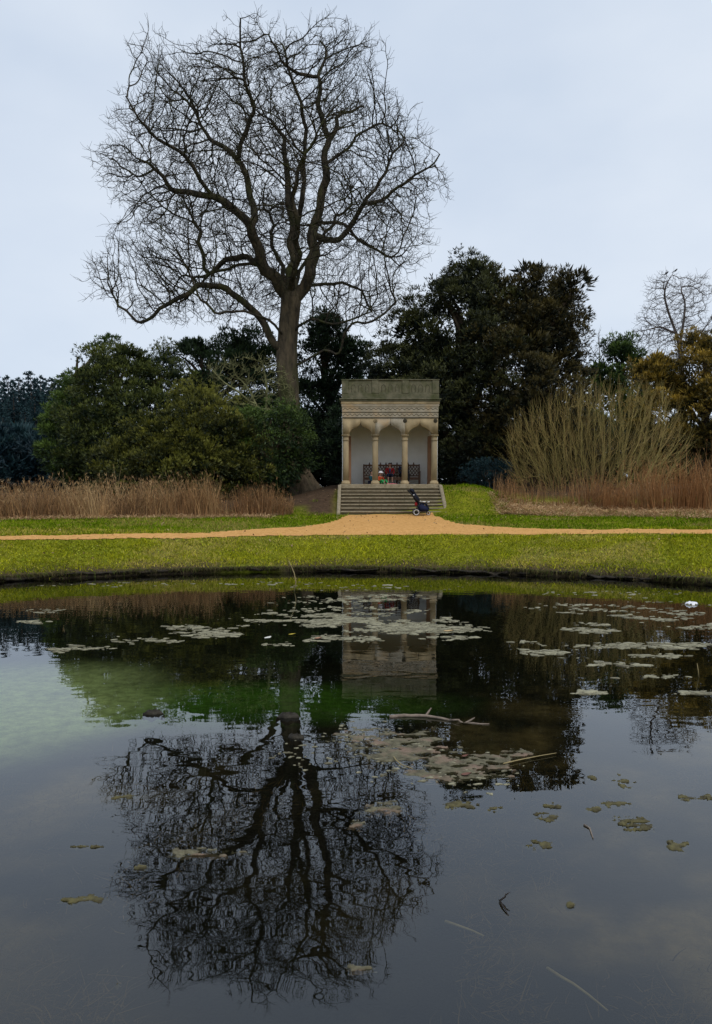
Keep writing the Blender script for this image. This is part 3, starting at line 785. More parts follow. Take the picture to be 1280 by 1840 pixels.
# ------------------------------------------------------------------ pushchair
def PU(x, y): 
    p = P(x, y, 28.05); return np.array([p[0], 28.05, p[2]])
gz = float(H(XA(757, 28.05), 28.05)) + 0.016
pram = tag(empty('pushchair', (XA(757, 28.05), 28.05, gz)), 'navy three-wheeled pushchair parked on the gravel at the foot of the steps', 'pushchair')
PNAVY = flat('pushchair_fabric', (0.008, 0.010, 0.020)); PMET = mat('dark_tube', (0.02, 0.02, 0.022), (0.03, 0.03, 0.03), 10, 0.35, metal=0.6); PWH = flat('white_plastic', (0.72, 0.72, 0.70), 0.4); PRIM = mat('grey_rim', (0.5, 0.5, 0.5), (0.6, 0.6, 0.6), 10, 0.4); PTYRE = flat('tyre_rubber', (0.012, 0.012, 0.012)); PBLUE = flat('navy_basket', (0.008, 0.012, 0.040))
dz = gz + 0.118 - PU(747.6, 922.7)[2]
def Q(x, y, o=0.0):
    p = PU(x, y); return np.array([p[0], p[1] + o, p[2] + dz])
def wheel(c, r):
    w = Acc(); t = np.linspace(0, 2 * math.pi, 29)
    tubes(w, np.stack([c[0] + (r - .016) * np.cos(t), np.full(29, c[1]), c[2] + (r - .016) * np.sin(t)], 1), np.full(29, 0.020), 8)
    wo_ = w.build('wheel', PTYRE, pram, True)
    w = Acc(); tubes(w, np.stack([c[0] + (r - .028) * np.cos(t), np.full(29, c[1] - .012), c[2] + (r - .028) * np.sin(t)], 1), np.full(29, 0.014), 6)
    w.build('rim', PRIM, wo_, True)
    w = Acc()
    for k in range(5):
        an = k * 2 * math.pi / 5
        tubes(w, np.array([c, c + (r - .03) * np.array([math.cos(an), 0, math.sin(an)])]), np.array([.012, .009]), 5)
    lathe_c = Acc(); w.build('spokes', PTYRE, wo_)
rw = Q(747.6, 922.7); fw = Q(770, 923.6); fw[2] = gz + 0.082
for o in (-0.24, 0.24): wheel(rw + np.array([0, o, 0]), 0.118)
wheel(fw, 0.082)
for o in (-0.2, 0.2):
    a = Acc(); tubes(a, np.array([Q(734, 884, o), Q(741, 892, o), Q(753, 905, o), Q(763, 915, o * .6), Q(769.5, 921, o * .2)]), np.full(5, 0.014), 6, cap=True); a.build('frame_tube', PMET, pram, True)
    a = Acc(); tubes(a, np.array([Q(754, 905, o), Q(750, 914, o), rw + np.array([0, o, 0])]), np.full(3, 0.014), 6, cap=True); a.build('frame_tube', PMET, pram, True)
a = Acc(); tubes(a, np.array([Q(734, 884, -.2), Q(733, 882.5, -.15), Q(733, 882.5, .15), Q(734, 884, .2)]), np.full(4, 0.02), 8, cap=True); a.build('handle', PMET, pram, True)
a = Acc(); tubes(a, np.array([rw + np.array([0, -.24, 0]), rw + np.array([0, .24, 0])]), np.full(2, 0.012), 6, cap=True); a.build('axle', PMET, pram)
def slab(name, poly, y0, y1, m, b=0.02, parent=None):
    bm = bmesh.new()
    v0 = [bm.verts.new(Q(x, y, y0)) for x, y in poly]; v1 = [bm.verts.new(Q(x, y, y1)) for x, y in poly]
    k = len(poly)
    bm.faces.new(v0); bm.faces.new(v1[::-1])
    for i in range(k): bm.faces.new((v0[i], v1[i], v1[(i + 1) % k], v0[(i + 1) % k]))
    bmesh.ops.recalc_face_normals(bm, faces=bm.faces)
    bmesh.ops.bevel(bm, geom=list(bm.edges), offset=b, segments=2, affect='EDGES', clamp_overlap=True)
    me = bpy.data.meshes.new(name); bm.to_mesh(me); bm.free()
    for p_ in me.polygons: p_.use_smooth = True
    return link(name, me, m, parent or pram)
slab('backrest', [(737, 884), (742, 882), (753.5, 898), (754, 904), (749, 906), (744, 899)], -0.17, 0.17, PNAVY)
slab('hood', [(736, 881.5), (739.5, 879.5), (743.5, 882), (746, 889), (741, 889.5), (736, 884.5)], -0.19, 0.19, PNAVY)
slab('seat', [(751, 904), (757, 904.5), (766, 906), (766, 909), (755, 910), (750, 908)], -0.17, 0.17, PNAVY)
slab('basket', [(751.5, 909), (757, 907), (767, 913), (771, 919), (768, 921.5), (756, 922), (752, 919)], -0.19, 0.19, PBLUE)
slab('footrest', [(764, 907), (767, 906.5), (771.5, 916), (770, 919)], -0.13, 0.13, PNAVY, 0.01)
slab('bumper_bar', [(758, 903.2), (765, 903.2), (764, 905.0), (758.5, 904.8)], -0.20, 0.20, PWH, 0.008)
slab('tray', [(767.2, 904.2), (772, 903.3), (771.7, 905), (768, 905.3)], -0.15, 0.15, PWH, 0.008)
slab('strap', [(753.8, 902.2), (755, 901.8), (757.2, 904.2), (756.2, 905.0)], -0.205, -0.185, PWH, 0.004)
slab('red_bag', [(745.6, 904.5), (749.5, 904), (750.5, 908), (749.5, 911.5), (746, 911.5), (745, 908)], -0.14, 0.02, RED, 0.02)
slab('buckle', [(742, 890.8), (744, 890.6), (744.2, 892.8), (742.4, 893)], -0.185, -0.165, PWH, 0.003)

# ------------------------------------------------------------------ bare trees: limbs traced, twigs grown into the crown's volume
def in_poly(x, y, poly):
    poly = np.asarray(poly, float); c = np.zeros(len(x), bool)
    j = len(poly) - 1
    for i in range(len(poly)):
        xi, yi = poly[i]; xj, yj = poly[j]
        c ^= ((yi > y) != (yj > y)) & (x < (xj - xi) * (y - yi) / (yj - yi + 1e-9) + xi)
        j = i
    return c
def crown_points(poly, n, Y, dscale, rng, shell=0.5):
    """points in a crown whose outline is poly (pixels) and whose depth follows its width"""
    poly = np.asarray(poly, float)
    x0, y0 = poly.min(0); x1, y1 = poly.max(0)
    pa_ = poly; pb_ = np.roll(poly, -1, 0); ab = pb_ - pa_; l2 = (ab ** 2).sum(1)
    Rm = 0.42 * min(x1 - x0, y1 - y0)
    res = []; tot = 0
    while tot < n:
        x = rng.uniform(x0, x1, n * 2); y = rng.uniform(y0, y1, n * 2)
        ok = in_poly(x, y, poly); x = x[ok]; y = y[ok]
        pt = np.stack([x, y], 1)
        t_ = np.clip(((pt[:, None] - pa_[None]) * ab[None]).sum(-1) / l2[None], 0, 1)
        sd_ = np.sqrt((((pt[:, None] - pa_[None]) - t_[..., None] * ab[None]) ** 2).sum(-1)).min(1)
        dm = np.sqrt(np.clip(1 - (1 - np.minimum(sd_ / Rm, 1)) ** 2, 0.01, 1)) * Rm / F * Y * dscale
        u = rng.uniform(-1, 1, len(x)); u = np.sign(u) * np.abs(u) ** shell
        yy = Y + u * dm
        a_ = (x - CXP) / F; v = (CYP - y) / F
        b_ = math.cos(PIT) + v * math.sin(PIT); c_ = -math.sin(PIT) + v * math.cos(PIT)
        t = yy / b_
        t0 = Y / b_                                        # keep the true height, not the pixel, off the middle plane
        res.append(np.stack([a_ * t0, yy, CZ + c_ * t0], 1)); tot += len(x)
    return np.concatenate(res)[:n]
def grow(nodes, parents, att, step, infl, kill, iters, rng, trop=(0, 0, 0.1), jit=0.3, maxch=4):
    """space colonisation from an existing skeleton"""
    pos = [np.asarray(nodes, float)]; par = list(parents)
    allp = pos[0].copy()
    nch = np.zeros(len(allp), int)
    for p in par:
        if p >= 0: nch[p] += 1
    A = att.copy(); nd = np.full(len(A), 1e9); ni = np.zeros(len(A), int)
    def upd(new, off):
        nonlocal nd, ni
        for s in range(0, len(new), 400):
            blk = new[s:s + 400]
            d2 = ((A[:, None, :] - blk[None]) ** 2).sum(-1)
            j = d2.argmin(1); dd = np.sqrt(d2[np.arange(len(A)), j])
            m = dd < nd
            nd[m] = dd[m]; ni[m] = j[m] + off + s
    upd(allp, 0)
    if not callable(trop): _t = np.array(trop); trop = lambda p: _t
    for it in range(iters):
        keep = nd > kill
        A = A[keep]; nd = nd[keep]; ni = ni[keep]
        m = nd < infl
        if m.sum() == 0: break
        dirs = unit(A[m] - allp[ni[m]])
        acc = np.zeros((len(allp), 3)); np.add.at(acc, ni[m], dirs)
        idx = np.unique(ni[m]); idx = idx[nch[idx] < maxch]
        if len(idx) == 0: break
        d = unit(unit(acc[idx]) + trop(allp[idx]) + rng.normal(0, jit, (len(idx), 3)))
        new = allp[idx] + d * step * rng.uniform(0.75, 1.2, (len(idx), 1))
        nch[idx] += 1
        off = len(allp)
        allp = np.concatenate([allp, new]); par += idx.tolist(); nch = np.concatenate([nch, np.zeros(len(new), int)])
        upd(new, off)
    return allp, np.array(par)
CR = np.random.default_rng(77)
RANGES = []
def skeleton(limbs, step, crinkle=0.0, cut=1.0):
    """limbs: list of (points (n,3), attach index or None); resampled nodes with parents; attaches to the nearest node"""
    N = []; Pa = []; RANGES.clear()
    for li_, pts in enumerate(limbs):
        pts = np.asarray(pts, float)
        seg = np.linalg.norm(np.diff(pts, axis=0), axis=1); s = np.concatenate([[0], np.cumsum(seg)])
        end = s[-1] * ((cut if li_ not in (1, 6) else 0.93) if N else 1.0)
        m = max(2, int(end / step) + 1); t = np.linspace(0, end, m)
        # smooth through the traced points
        r = np.stack([np.interp(t, s, pts[:, k]) for k in range(3)], 1)
        if crinkle and m > 4 and N:
            w_ = np.cumsum(CR.normal(0, 1, (m, 3)), 0); w_ = w_ - np.linspace(0, 1, m)[:, None] * w_[-1]
            env = np.minimum(np.arange(m) / 4.0, 1)[:, None]
            r = r + (CR.normal(0, 0.45, (m, 3)) + 0.12 * w_) * crinkle * env
        for _ in range(1 if crinkle else 2):
            r[1:-1] = 0.25 * r[:-2] + 0.5 * r[1:-1] + 0.25 * r[2:]
        if N:
            arr = np.array(N); j = int(((arr - r[0]) ** 2).sum(1).argmin()); r = r[1:]
        else:
            j = -1
        RANGES.append((len(N), len(N) + len(r)))
        for p in r:
            N.append(p); Pa.append(j); j = len(N) - 1
    return np.array(N), Pa
def twigs_at(acc, base, dirn, ln, r, rng, tint, n=3, kink=0.5, sides=3):
    m = len(base)
    d = unit(dirn); p = [base]; 
    for k in range(n):
        d = unit(d + rng.normal(0, kink, (m, 3)) + np.array([0, 0, 0.12]))
        p.append(p[-1] + d * (ln / n)[:, None])
    p = np.stack(p, 1)
    rr = np.asarray(r)[:, None] * np.linspace(1, 0.45, n + 1)[None]
    tubes(acc, p, rr, sides, tint)
    return p[:, -1], d
def wood(allp, par, tipr, expo, rmax=None):
    n = len(allp); r = np.full(n, 0.0)
    kids = [[] for _ in range(n)]
    for i, p in enumerate(par):
        if p >= 0: kids[p].append(i)
    acc = np.zeros(n)
    order = sorted(range(n), key=lambda i: 0)
    # parents always precede children
    for i in range(n - 1, -1, -1):
        if acc[i] == 0: acc[i] = tipr ** expo
        if par[i] >= 0: acc[par[i]] += acc[i]
    r = acc ** (1 / expo)
    if rmax: r = np.minimum(r, rmax)
    return r, kids
def chains(allp, par, r, kids):
    out = []; roots = [i for i, p in enumerate(par) if p < 0]
    stack = [(i, None) for i in roots]
    while stack:
        i, pre = stack.pop()
        c = [pre] if pre is not None else []
        c.append(i)
        while kids[i]:
            ks = sorted(kids[i], key=lambda k: -r[k])
            for k in ks[1:]: stack.append((k, i))
            i = ks[0]; c.append(i)
        if len(c) > 1: out.append(c)
    return out
def wood_mesh(acc, allp, par, r, kids, tint=lambda rr: rr):
    by = {}
    for c in chains(allp, par, r, kids):
        rr = r[c].copy()
        if par[c[0]] >= 0 or len(c) > 1:
            rr[0] = min(rr[0], rr[1] * 1.25) if len(c) > 1 and c[0] != 0 else rr[0]
        rm = rr.max(); sd_ = 22 if rm > 0.25 else 8 if rm > 0.08 else 5 if rm > 0.03 else 3
        by.setdefault((len(c), sd_), []).append((allp[c], rr))
    for (ln, sd_), lst in by.items():
        p = np.stack([q[0] for q in lst]); rr = np.stack([q[1] for q in lst])
        t = np.repeat(tint(rr).ravel(), sd_)
        a2 = Acc(); tubes(a2, p, rr, sd_, rough=0.10 if sd_ > 10 else 0.06 if sd_ == 8 else 0)
        acc.add(a2.v[0], a2.f, t)
def smooth_nodes(allp, par, kids, fixed, it=1):
    p = allp.copy()
    for _ in range(it):
        q = p.copy()
        for i in range(fixed, len(p)):
            if par[i] >= 0 and kids[i]:
                q[i] = 0.5 * p[i] + 0.25 * p[par[i]] + 0.25 * p[kids[i][0]]
        p = q
    return p

TY = 36.0
def LP(pts, d0, d1):
    n = len(pts)
    out = []
    for i, (x, y) in enumerate(pts):
        p = P(x, y, TY); p[1] = TY + d0 + (d1 - d0) * i / (n - 1)
        out.append(p)
    return out
rng = np.random.default_rng(5)
tb = P(531, 888, TY); tb[2] = float(H(tb[0], TY)) - 0.1
trunk = [tb] + LP([(528, 850), (524, 800), (521, 745), (517, 690), (514, 640), (518, 590), (522, 560), (523, 530)], 0, 0)
limbs = [trunk,
 LP([(523, 530), (529, 499), (529, 444), (529, 388), (518, 333), (513, 277), (510, 222), (490, 194), (478, 150)], 0, 2.2),
 LP([(521, 538), (500, 515), (485, 499), (468, 460), (457, 438), (465, 416), (440, 399), (407, 383), (368, 371), (330, 366), (296, 338), (274, 310), (241, 288), (205, 262)], 0, -2.2),
 LP([(465, 416), (457, 380), (445, 330), (432, 288), (405, 262), (380, 244), (352, 205), (330, 166), (307, 141), (269, 128)], -0.8, 1.5),
 LP([(432, 288), (435, 272), (457, 233), (463, 200), (446, 139), (441, 105), (452, 72), (440, 50)], -0.2, -3.0),
 LP([(530, 430), (543, 333), (540, 277), (546, 222), (524, 166), (518, 122), (485, 80), (470, 55)], 0.6, -2.5),
 LP([(526, 545), (548, 512), (563, 477), (571, 421), (574, 377), (585, 333), (590, 288), (593, 244), (579, 205), (571, 166), (574, 133), (585, 72), (586, 25)], 0, 0.5),
 LP([(574, 133), (540, 130), (513, 116), (485, 83), (496, 45)], 0.4, -1.0),
 LP([(593, 244), (607, 211), (607, 177), (635, 155), (673, 133), (690, 118)], 0.3, 3.0),
 LP([(573, 425), (607, 438), (629, 410), (651, 383), (685, 338), (707, 305), (729, 272), (762, 244)], 0.2, -2.0),
 LP([(651, 383), (690, 377), (729, 355), (768, 333), (815, 305)], -1.0, -2.5),
 LP([(545, 518), (557, 510), (590, 510), (607, 499), (640, 499), (662, 521), (668, 560), (690, 575)], 0.0, 2.6),
 LP([(528, 600), (540, 588), (551, 580), (601, 588), (657, 582), (720, 582)], 0, -2.5),
 LP([(525, 662), (546, 653), (567, 642), (590, 637), (612, 638), (617, 608), (625, 592), (673, 584), (715, 560), (745, 520)], 0, -2.0),
 LP([(510, 632), (493, 621), (477, 592), (463, 571), (440, 549), (407, 527), (374, 516), (357, 532), (341, 543), (318, 545), (302, 560), (280, 588), (263, 596), (235, 566), (191, 555), (143, 548)], -0.2, -1.5),
 LP([(512, 605), (503, 598), (474, 582), (440, 575), (402, 585), (385, 562), (350, 575)], -0.2, -3.5),
 LP([(474, 478), (457, 471), (440, 455), (407, 449), (368, 466), (352, 477), (324, 466), (290, 470), (235, 482)], -0.5, 3.5),
 LP([(486, 500), (452, 471), (413, 474), (374, 488), (341, 510), (313, 549), (290, 570)], -0.5, 1.2),
 LP([(356, 476), (352, 440), (346, 421), (335, 377), (320, 330)], 1.5, 2.2),
 LP([(407, 383), (370, 350), (340, 310), (300, 290), (270, 250), (240, 215)], -1.0, -4.0),
 LP([(590, 288), (620, 262), (650, 225), (690, 205), (735, 225)], 0.3, 1.0),
 LP([(523, 525), (540, 470), (560, 420), (600, 350), (640, 300), (660, 240)], 0.6, 4.5),
 LP([(522, 525), (500, 460), (480, 400), (470, 330), (420, 290)], 0.6, 4.5),
 LP([(523, 520), (545, 470), (530, 400), (560, 330), (610, 280)], -0.4, -4.5),
 LP([(574, 400), (610, 390), (650, 420), (700, 440), (760, 455)], 0.2, 2.5),
]
nodes, pars = skeleton(limbs, 0.28, 0.22, 0.80)
LIMB_R = {0: (0.50, 0.44), 1: (0.29, 0.07), 2: (0.28, 0.06), 3: (0.17, 0.05), 4: (0.11, 0.04), 5: (0.15, 0.045), 6: (0.30, 0.05), 7: (0.08, 0.035), 8: (0.13, 0.045), 9: (0.15, 0.04), 10: (0.09, 0.035), 14: (0.21, 0.05)}
SK = list(RANGES)
CROWN = [(140, 548), (170, 520), (205, 500), (215, 470), (205, 440), (250, 385), (215, 350), (175, 290), (180, 240), (215, 210), (240, 180), (300, 180), (290, 150), (250, 125), (250, 85), (300, 60), (340, 80), (370, 110), (385, 40), (410, 70), (430, 105), (450, 70), (470, 40), (520, 35), (545, 80), (575, 20), (620, 30), (660, 60), (690, 110), (690, 150), (720, 190), (760, 240), (780, 280), (775, 310), (815, 290), (825, 330), (800, 375), (770, 360), (760, 390), (775, 440), (780, 470), (740, 480), (725, 530), (730, 570), (700, 600), (650, 600), (600, 595), (560, 600), (540, 570), (500, 570), (480, 600), (420, 595), (330, 590), (260, 610), (230, 590)]
CROWN = [(480 + (x - 480) * 0.98, 400 + (y - 400) * 0.93) for x, y in CROWN]
cen = crown_points([(480 + (x - 480) * 0.95, 380 + (y - 380) * 0.91) for x, y in CROWN], 400, TY, 0.95, rng, 0.7)
att = np.concatenate([(cen[:, None] + unit(rng.normal(0, 1, (400, 70, 3))) * (rng.random((400, 70, 1)) ** 0.45) * rng.uniform(0.5, 1.15, (400, 1, 1))).reshape(-1, 3), crown_points(CROWN, 1600, TY, 0.95, rng, 0.8)])
HEART = P(520, 520, TY)
rad_ = lambda p: unit(p - HEART) * 0.28 + np.array([0, 0, 0.20])
allp, par = grow(nodes, pars, att, 0.20, 2.2, 0.27, 90, rng, trop=rad_, jit=0.34)
r, kids = wood(allp, par, 0.0100, 2.2)
r[:len(nodes)] *= 1.0
scale_r = 0.54 / r[6]
big = r > 0.03
r = np.where(big, 0.03 + 0.45 * (np.maximum(r - 0.03, 0) / (r[6] - 0.03)) ** 1.2, r)
for q_, (ra, rb) in LIMB_R.items():                      # girths read off the photograph for the main limbs
    i0, i1 = SK[q_]; w_ = np.linspace(ra, rb, i1 - i0); r[i0:i1] = 0.75 * w_ + 0.25 * np.minimum(r[i0:i1], w_ * 1.2)
allp = smooth_nodes(allp, par, kids, len(nodes), 1)
bt = tag(empty('bare_tree', tuple(tb)), 'huge leafless tree with wide twisting crown towering left of the pavilion', 'tree')
# limbs and branches thicker than a wrist, finer branches, twigs
a = Acc()
btint = lambda rr: np.clip(0.05 + 1.25 * (rr - 0.05), 0.05, 0.75)  # thin branches darker, their backlit look put into the tint
wood_mesh(a, allp, par, r, kids, btint)
print('tree nodes', len(allp), 'skeleton', len(nodes))
a.build('branches', M['bark'], bt, True)
ch = np.array([len(k) for k in kids])
a = Acc()
tips = np.where((ch == 0))[0]; side = np.where((r < 0.04) & (ch >= 1))[0]
side = rng.choice(side, int(len(side) * 0.6), replace=False)
for sel, k in ((tips, 3), (side, 1)):
    for _ in range(k):
        pd = unit(allp[sel] - allp[np.maximum(par[sel], 0)])
        d = unit(pd * 0.7 + rad_(allp[sel]) * 0.9 + rng.normal(0, 0.5, pd.shape))
        ln = rng.uniform(0.2, 0.62, len(sel))
        e_, d_ = twigs_at(a, allp[sel], d, ln, rng.uniform(0.0068, 0.0105, len(sel)), rng, 0.05, 2, 0.5)
tag(a.build('twigs', M['bark'], bt), kind='stuff')
# trunk flare with buttress roots
zb = float(H(tb[0], TY)) - 0.15
th = np.linspace(0, 2 * math.pi, 57)[:-1]
hs = np.array([0, 0.12, 0.28, 0.5, 0.8, 1.2, 1.8, 2.6, 3.4]); v = []
trk = np.array(trunk)
for h in hs:
    f_ = math.exp(-h / 0.75)
    cx = np.interp(zb + h, trk[:, 2], trk[:, 0]) + 0.12 * f_; cy = TY
    lob = np.abs(np.sin(th * 2.5 + 0.6)) ** 0.8 * 1.25 + 0.35 * np.sin(th * 3 + 1)
    rad = 0.52 - 0.010 * h + f_ * (0.30 + 0.62 * lob) + 0.03 * np.sin(th * 7 + h * 2)
    rad = rad + 0.25 * f_ * np.maximum(0, np.cos(th + 0.5)) 
    v.append(np.stack([cx + rad * np.cos(th), cy + rad * np.sin(th), np.full(56, zb + h)], 1))
v = np.concatenate(v); m = 56; i = np.arange(len(hs) - 1)[:, None] * m; k = np.arange(m)[None]; k2 = (k + 1) % m
a = Acc(); a.add(v, np.stack([i + k, i + k2, i + m + k2, i + m + k], -1).reshape(-1, 4), 0.7)
a.build('root_flare', M['bark'], bt, True)

def bare_tree(name, label, cat, base, limbs, poly, Y, nat, step, infl, kill, tipr, expo, m, seed, tw=0.3, twr=0.008, dsc=0.8, jit=0.3, trop=(0, 0, .15), part='branches', tintf=None, group=None, iters=50, kink=0.4):
    g = np.random.default_rng(seed)
    nd_, pa_ = limbs if isinstance(limbs, tuple) else skeleton(limbs, step)
    at_ = crown_points(poly, nat, Y, dsc, g, 0.8)
    ap, pr = grow(nd_, list(pa_), at_, step, infl, kill, iters, g, trop, jit)
    rr, kd = wood(ap, pr, tipr, expo)
    root = tag(empty(name, tuple(base)), label, cat, group)
    a = Acc(); wood_mesh(a, ap, pr, rr, kd, tintf or (lambda q: np.full(q.shape, 0.4)))
    a.build(part, m, root, True)
    sel = np.where(rr < tipr * 3)[0]
    a = Acc()
    pd = unit(ap[sel] - ap[np.maximum(pr[sel], 0)])
    for _ in range(2 if tw > 0.2 else 1):
        twigs_at(a, ap[sel], unit(pd + g.normal(0, 0.22 if callable(trop) else 0.4, pd.shape) + (trop(ap[sel]) if callable(trop) else np.array(trop))), g.uniform(0.5, 1.2, len(sel)) * tw, np.full(len(sel), twr), g, g.uniform(0.2, 0.9, len(sel)).repeat(1), 3, kink)
    tag(a.build('twigs', m, root), kind='stuff')
    return root
# the leafless tree at the right edge, beyond the golden yew
def L3(pts, Y, d=0.0):
    n = len(pts); o = []
    for i, (x, y) in enumerate(pts):
        p = P(x, y, Y); p[1] = Y + d * i / (n - 1); o.append(p)
    return o
JY = 62.0
b0 = P(1228, 800, JY); b0[2] = float(H(b0[0], JY))
bare_tree('bare_tree', 'grey leafless tree rising behind the golden yew at the right', 'tree', b0,
  [[b0] + L3([(1226, 700), (1222, 620), (1212, 590)], JY), L3([(1212, 590), (1198, 560), (1188, 530), (1195, 505), (1205, 495)], JY, -1), L3([(1222, 620), (1232, 575), (1238, 540), (1230, 510), (1255, 505), (1275, 515)], JY, 1.5), L3([(1215, 600), (1180, 590), (1150, 600)], JY, -1.5), L3([(1190, 525), (1191, 508), (1193, 497)], JY, -.6), L3([(1225, 640), (1260, 600), (1290, 570)], JY, 1)],
  [(1135, 600), (1150, 560), (1165, 545), (1160, 515), (1175, 495), (1205, 490), (1215, 505), (1235, 495), (1270, 497), (1282, 520), (1265, 560), (1290, 575), (1300, 640), (1250, 660), (1190, 660), (1140, 630)],
  JY, 3200, 0.30, 3.0, 0.42, 0.014, 2.3, M['twig_grey'], 3, 0.6, 0.012)
def bird(label, p):
    e_ = tag(empty('perched_bird', tuple(p)), label, 'bird', 'birds perched in the far tree')
    V = [(-.16, 0, .02, .022), (-.07, 0, .06, .05), (.02, 0, .11, .065), (.07, 0, .17, .042), (.09, 0, .205, .042), (.115, 0, .205, .03)]
    skin('body', V, [(0, 1), (1, 2), (2, 3), (3, 4), (4, 5)], flat('black_feathers', (.015, .015, .018)), e_, 1, 2)
    A_ = Acc(); tubes(A_, np.array([[-.15, 0, .025], [-.22, 0, -.02], [-.30, 0, -.06]]), np.array([.022, .026, .02]), 5, cap=True); A_.build('tail', flat('tail_feathers', (.015, .015, .018)), e_, loc=(0, 0, 0))
    A_ = Acc(); tubes(A_, np.array([[.13, 0, .205], [.185, 0, .195]]), np.array([.014, .003]), 5, cap=True); A_.build('beak', flat('beak_horn', (.05, .045, .04)), e_, loc=(0, 0, 0))
    for s_ in (-.02, .02):
        A_ = Acc(); tubes(A_, np.array([[.0, s_, .07], [.01, s_, -.005]]), np.array([.008, .006]), 5, cap=True); A_.build('leg', flat('bird_leg', (.03, .025, .02)), e_, loc=(0, 0, 0))
q1 = P(1205, 495, JY); q1[1] = JY - 1.0; q2 = P(1193, 497, JY); q2[1] = JY - 0.6
bird('right one of two dark birds perched atop the far leafless tree', q1)
bird('left one of two dark birds perched atop the far leafless tree', q2)
KY = 75.0
b0 = P(1078, 820, KY); b0[2] = float(H(b0[0], KY))
bare_tree('bare_tree', 'small faint leafless tree showing beside the big yew at the right', 'tree', b0,
  [[b0] + L3([(1078, 700), (1078, 640), (1076, 600)], KY), L3([(1078, 650), (1060, 610)], KY, 1), L3([(1078, 645), (1098, 612)], KY, -1)],
  [(1050, 650), (1055, 605), (1075, 585), (1095, 595), (1108, 625), (1100, 660)], KY, 260, 0.35, 3, 0.6, 0.014, 2.3, M['twig_grey'], 4, 0.6, 0.012)
# lichened small tree in front of the big trunk
SY = 34.6
b0 = P(470, 800, SY); b0[2] = float(H(b0[0], SY)) - .05
bare_tree('lichened_small_tree', 'tangled pale-green lichened small tree without leaves beside the big trunk', 'tree', b0,
  [[b0] + L3([(472, 790), (476, 748), (480, 735)], SY), L3([(480, 738), (465, 735), (452, 725), (430, 730), (415, 720)], SY, -.5), L3([(480, 735), (500, 738), (518, 735), (528, 715)], SY, .4), L3([(462, 732), (450, 705), (440, 690), (420, 670)], SY, .7), L3([(452, 725), (430, 705), (405, 690), (385, 668)], SY, -.8), L3([(478, 738), (480, 700), (475, 670), (470, 650)], SY, .3)],
  [(365, 660), (400, 640), (440, 632), (490, 640), (525, 665), (530, 720), (520, 745), (470, 750), (420, 748), (385, 720)],
  SY, 700, 0.16, 1.6, 0.26, 0.012, 2.5, M['twig_green'], 6, 0.3, 0.010, 0.6, 0.5, trop=(0, 0, 0))
# the many-stemmed shrub right of the pavilion
g = np.random.default_rng(8)
SHY = 33.5
nd_ = []; pa_ = []
for k in range(64):
    x = g.uniform(935, 1195); yy = SHY + g.normal(0, 0.9)
    p = P(x, 888, SHY); p[1] = yy; p[2] = float(H(p[0], yy)) - 0.05
    lean = np.array([(x - 1065) / 130 * 0.42 + g.normal(0, .12), g.normal(0, .18), 1.0])
    j = -1
    for s in range(g.integers(4, 8)):
        nd_.append(p.copy()); pa_.append(j); j = len(nd_) - 1
        p = p + unit(lean + g.normal(0, .08, 3)) * 0.24
order = np.argsort(pa_, kind='stable')
SHRUB = [(930, 880), (915, 840), (910, 805), (930, 775), (960, 750), (1000, 722), (1035, 712), (1075, 704), (1115, 710), (1150, 704), (1190, 720), (1215, 760), (1230, 800), (1230, 850), (1190, 885)]
SHC = P(1065, 960, SHY)
shr = bare_tree('many_stemmed_shrub', 'broad leafless shrub of upright olive-brown stems right of the pavilion', 'shrub', P(1065, 900, SHY),
  (np.array(nd_), pa_), SHRUB, SHY, 4200, 0.22, 2.2, 0.25, 0.0062, 2.55, M['twig_shrub'], 9, 0.85, 0.0056, 0.55, 0.12, trop=lambda p: unit(p - SHC) * 0.75 + np.array([0, 0, .15]), part='stems',
  tintf=lambda q: np.clip(0.7 - q * 26, 0.0, 0.7), kink=0.09)

# ------------------------------------------------------------------ evergreen foliage
def tuft(nl, spread, width, rng, droop=0.0):
    """a spray of nl narrow leaves fanning about +Z, unit length"""
    v = []; f = []
    for k in range(nl):
        az = 2 * math.pi * k / nl + rng.uniform(-.4, .4); tl = spread * rng.uniform(0.25, 1.0)
        d = np.array([math.sin(tl) * math.cos(az), math.sin(tl) * math.sin(az), math.cos(tl)])
        s = unit(np.cross(d, rng.normal(0, 1, 3)))
        L_ = rng.uniform(0.7, 1.05)
        b = d * 0.05; mdl = d * 0.5 * L_; tip = d * L_ + np.array([0, 0, -droop * L_])
        o = len(v)
        v += [b, mdl + s * width, tip, mdl - s * width]; f.append((o, o + 1, o + 2, o + 3))
    return np.array(v), np.array(f)
def place_tufts(acc, pos, dirn, size, tint, base, rng):
    v, f = base
    n = len(pos); z = unit(dirn); ref = unit(rng.normal(0, 1, (n, 3)))
    x = unit(np.cross(ref, z)); y = np.cross(z, x)
    vv = pos[:, None, :] + size[:, None, None] * (v[None, :, 0:1] * x[:, None] + v[None, :, 1:2] * y[:, None] + v[None, :, 2:3] * z[:, None])
    ff = (f[None] + (np.arange(n) * len(v))[:, None, None]).reshape(-1, f.shape[1])
    # spray tips lighter: young growth, plus light on the tips painted in
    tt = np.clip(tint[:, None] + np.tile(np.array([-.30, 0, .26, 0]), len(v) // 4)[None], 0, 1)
    acc.add(vv.reshape(-1, 3), ff, tt.ravel())
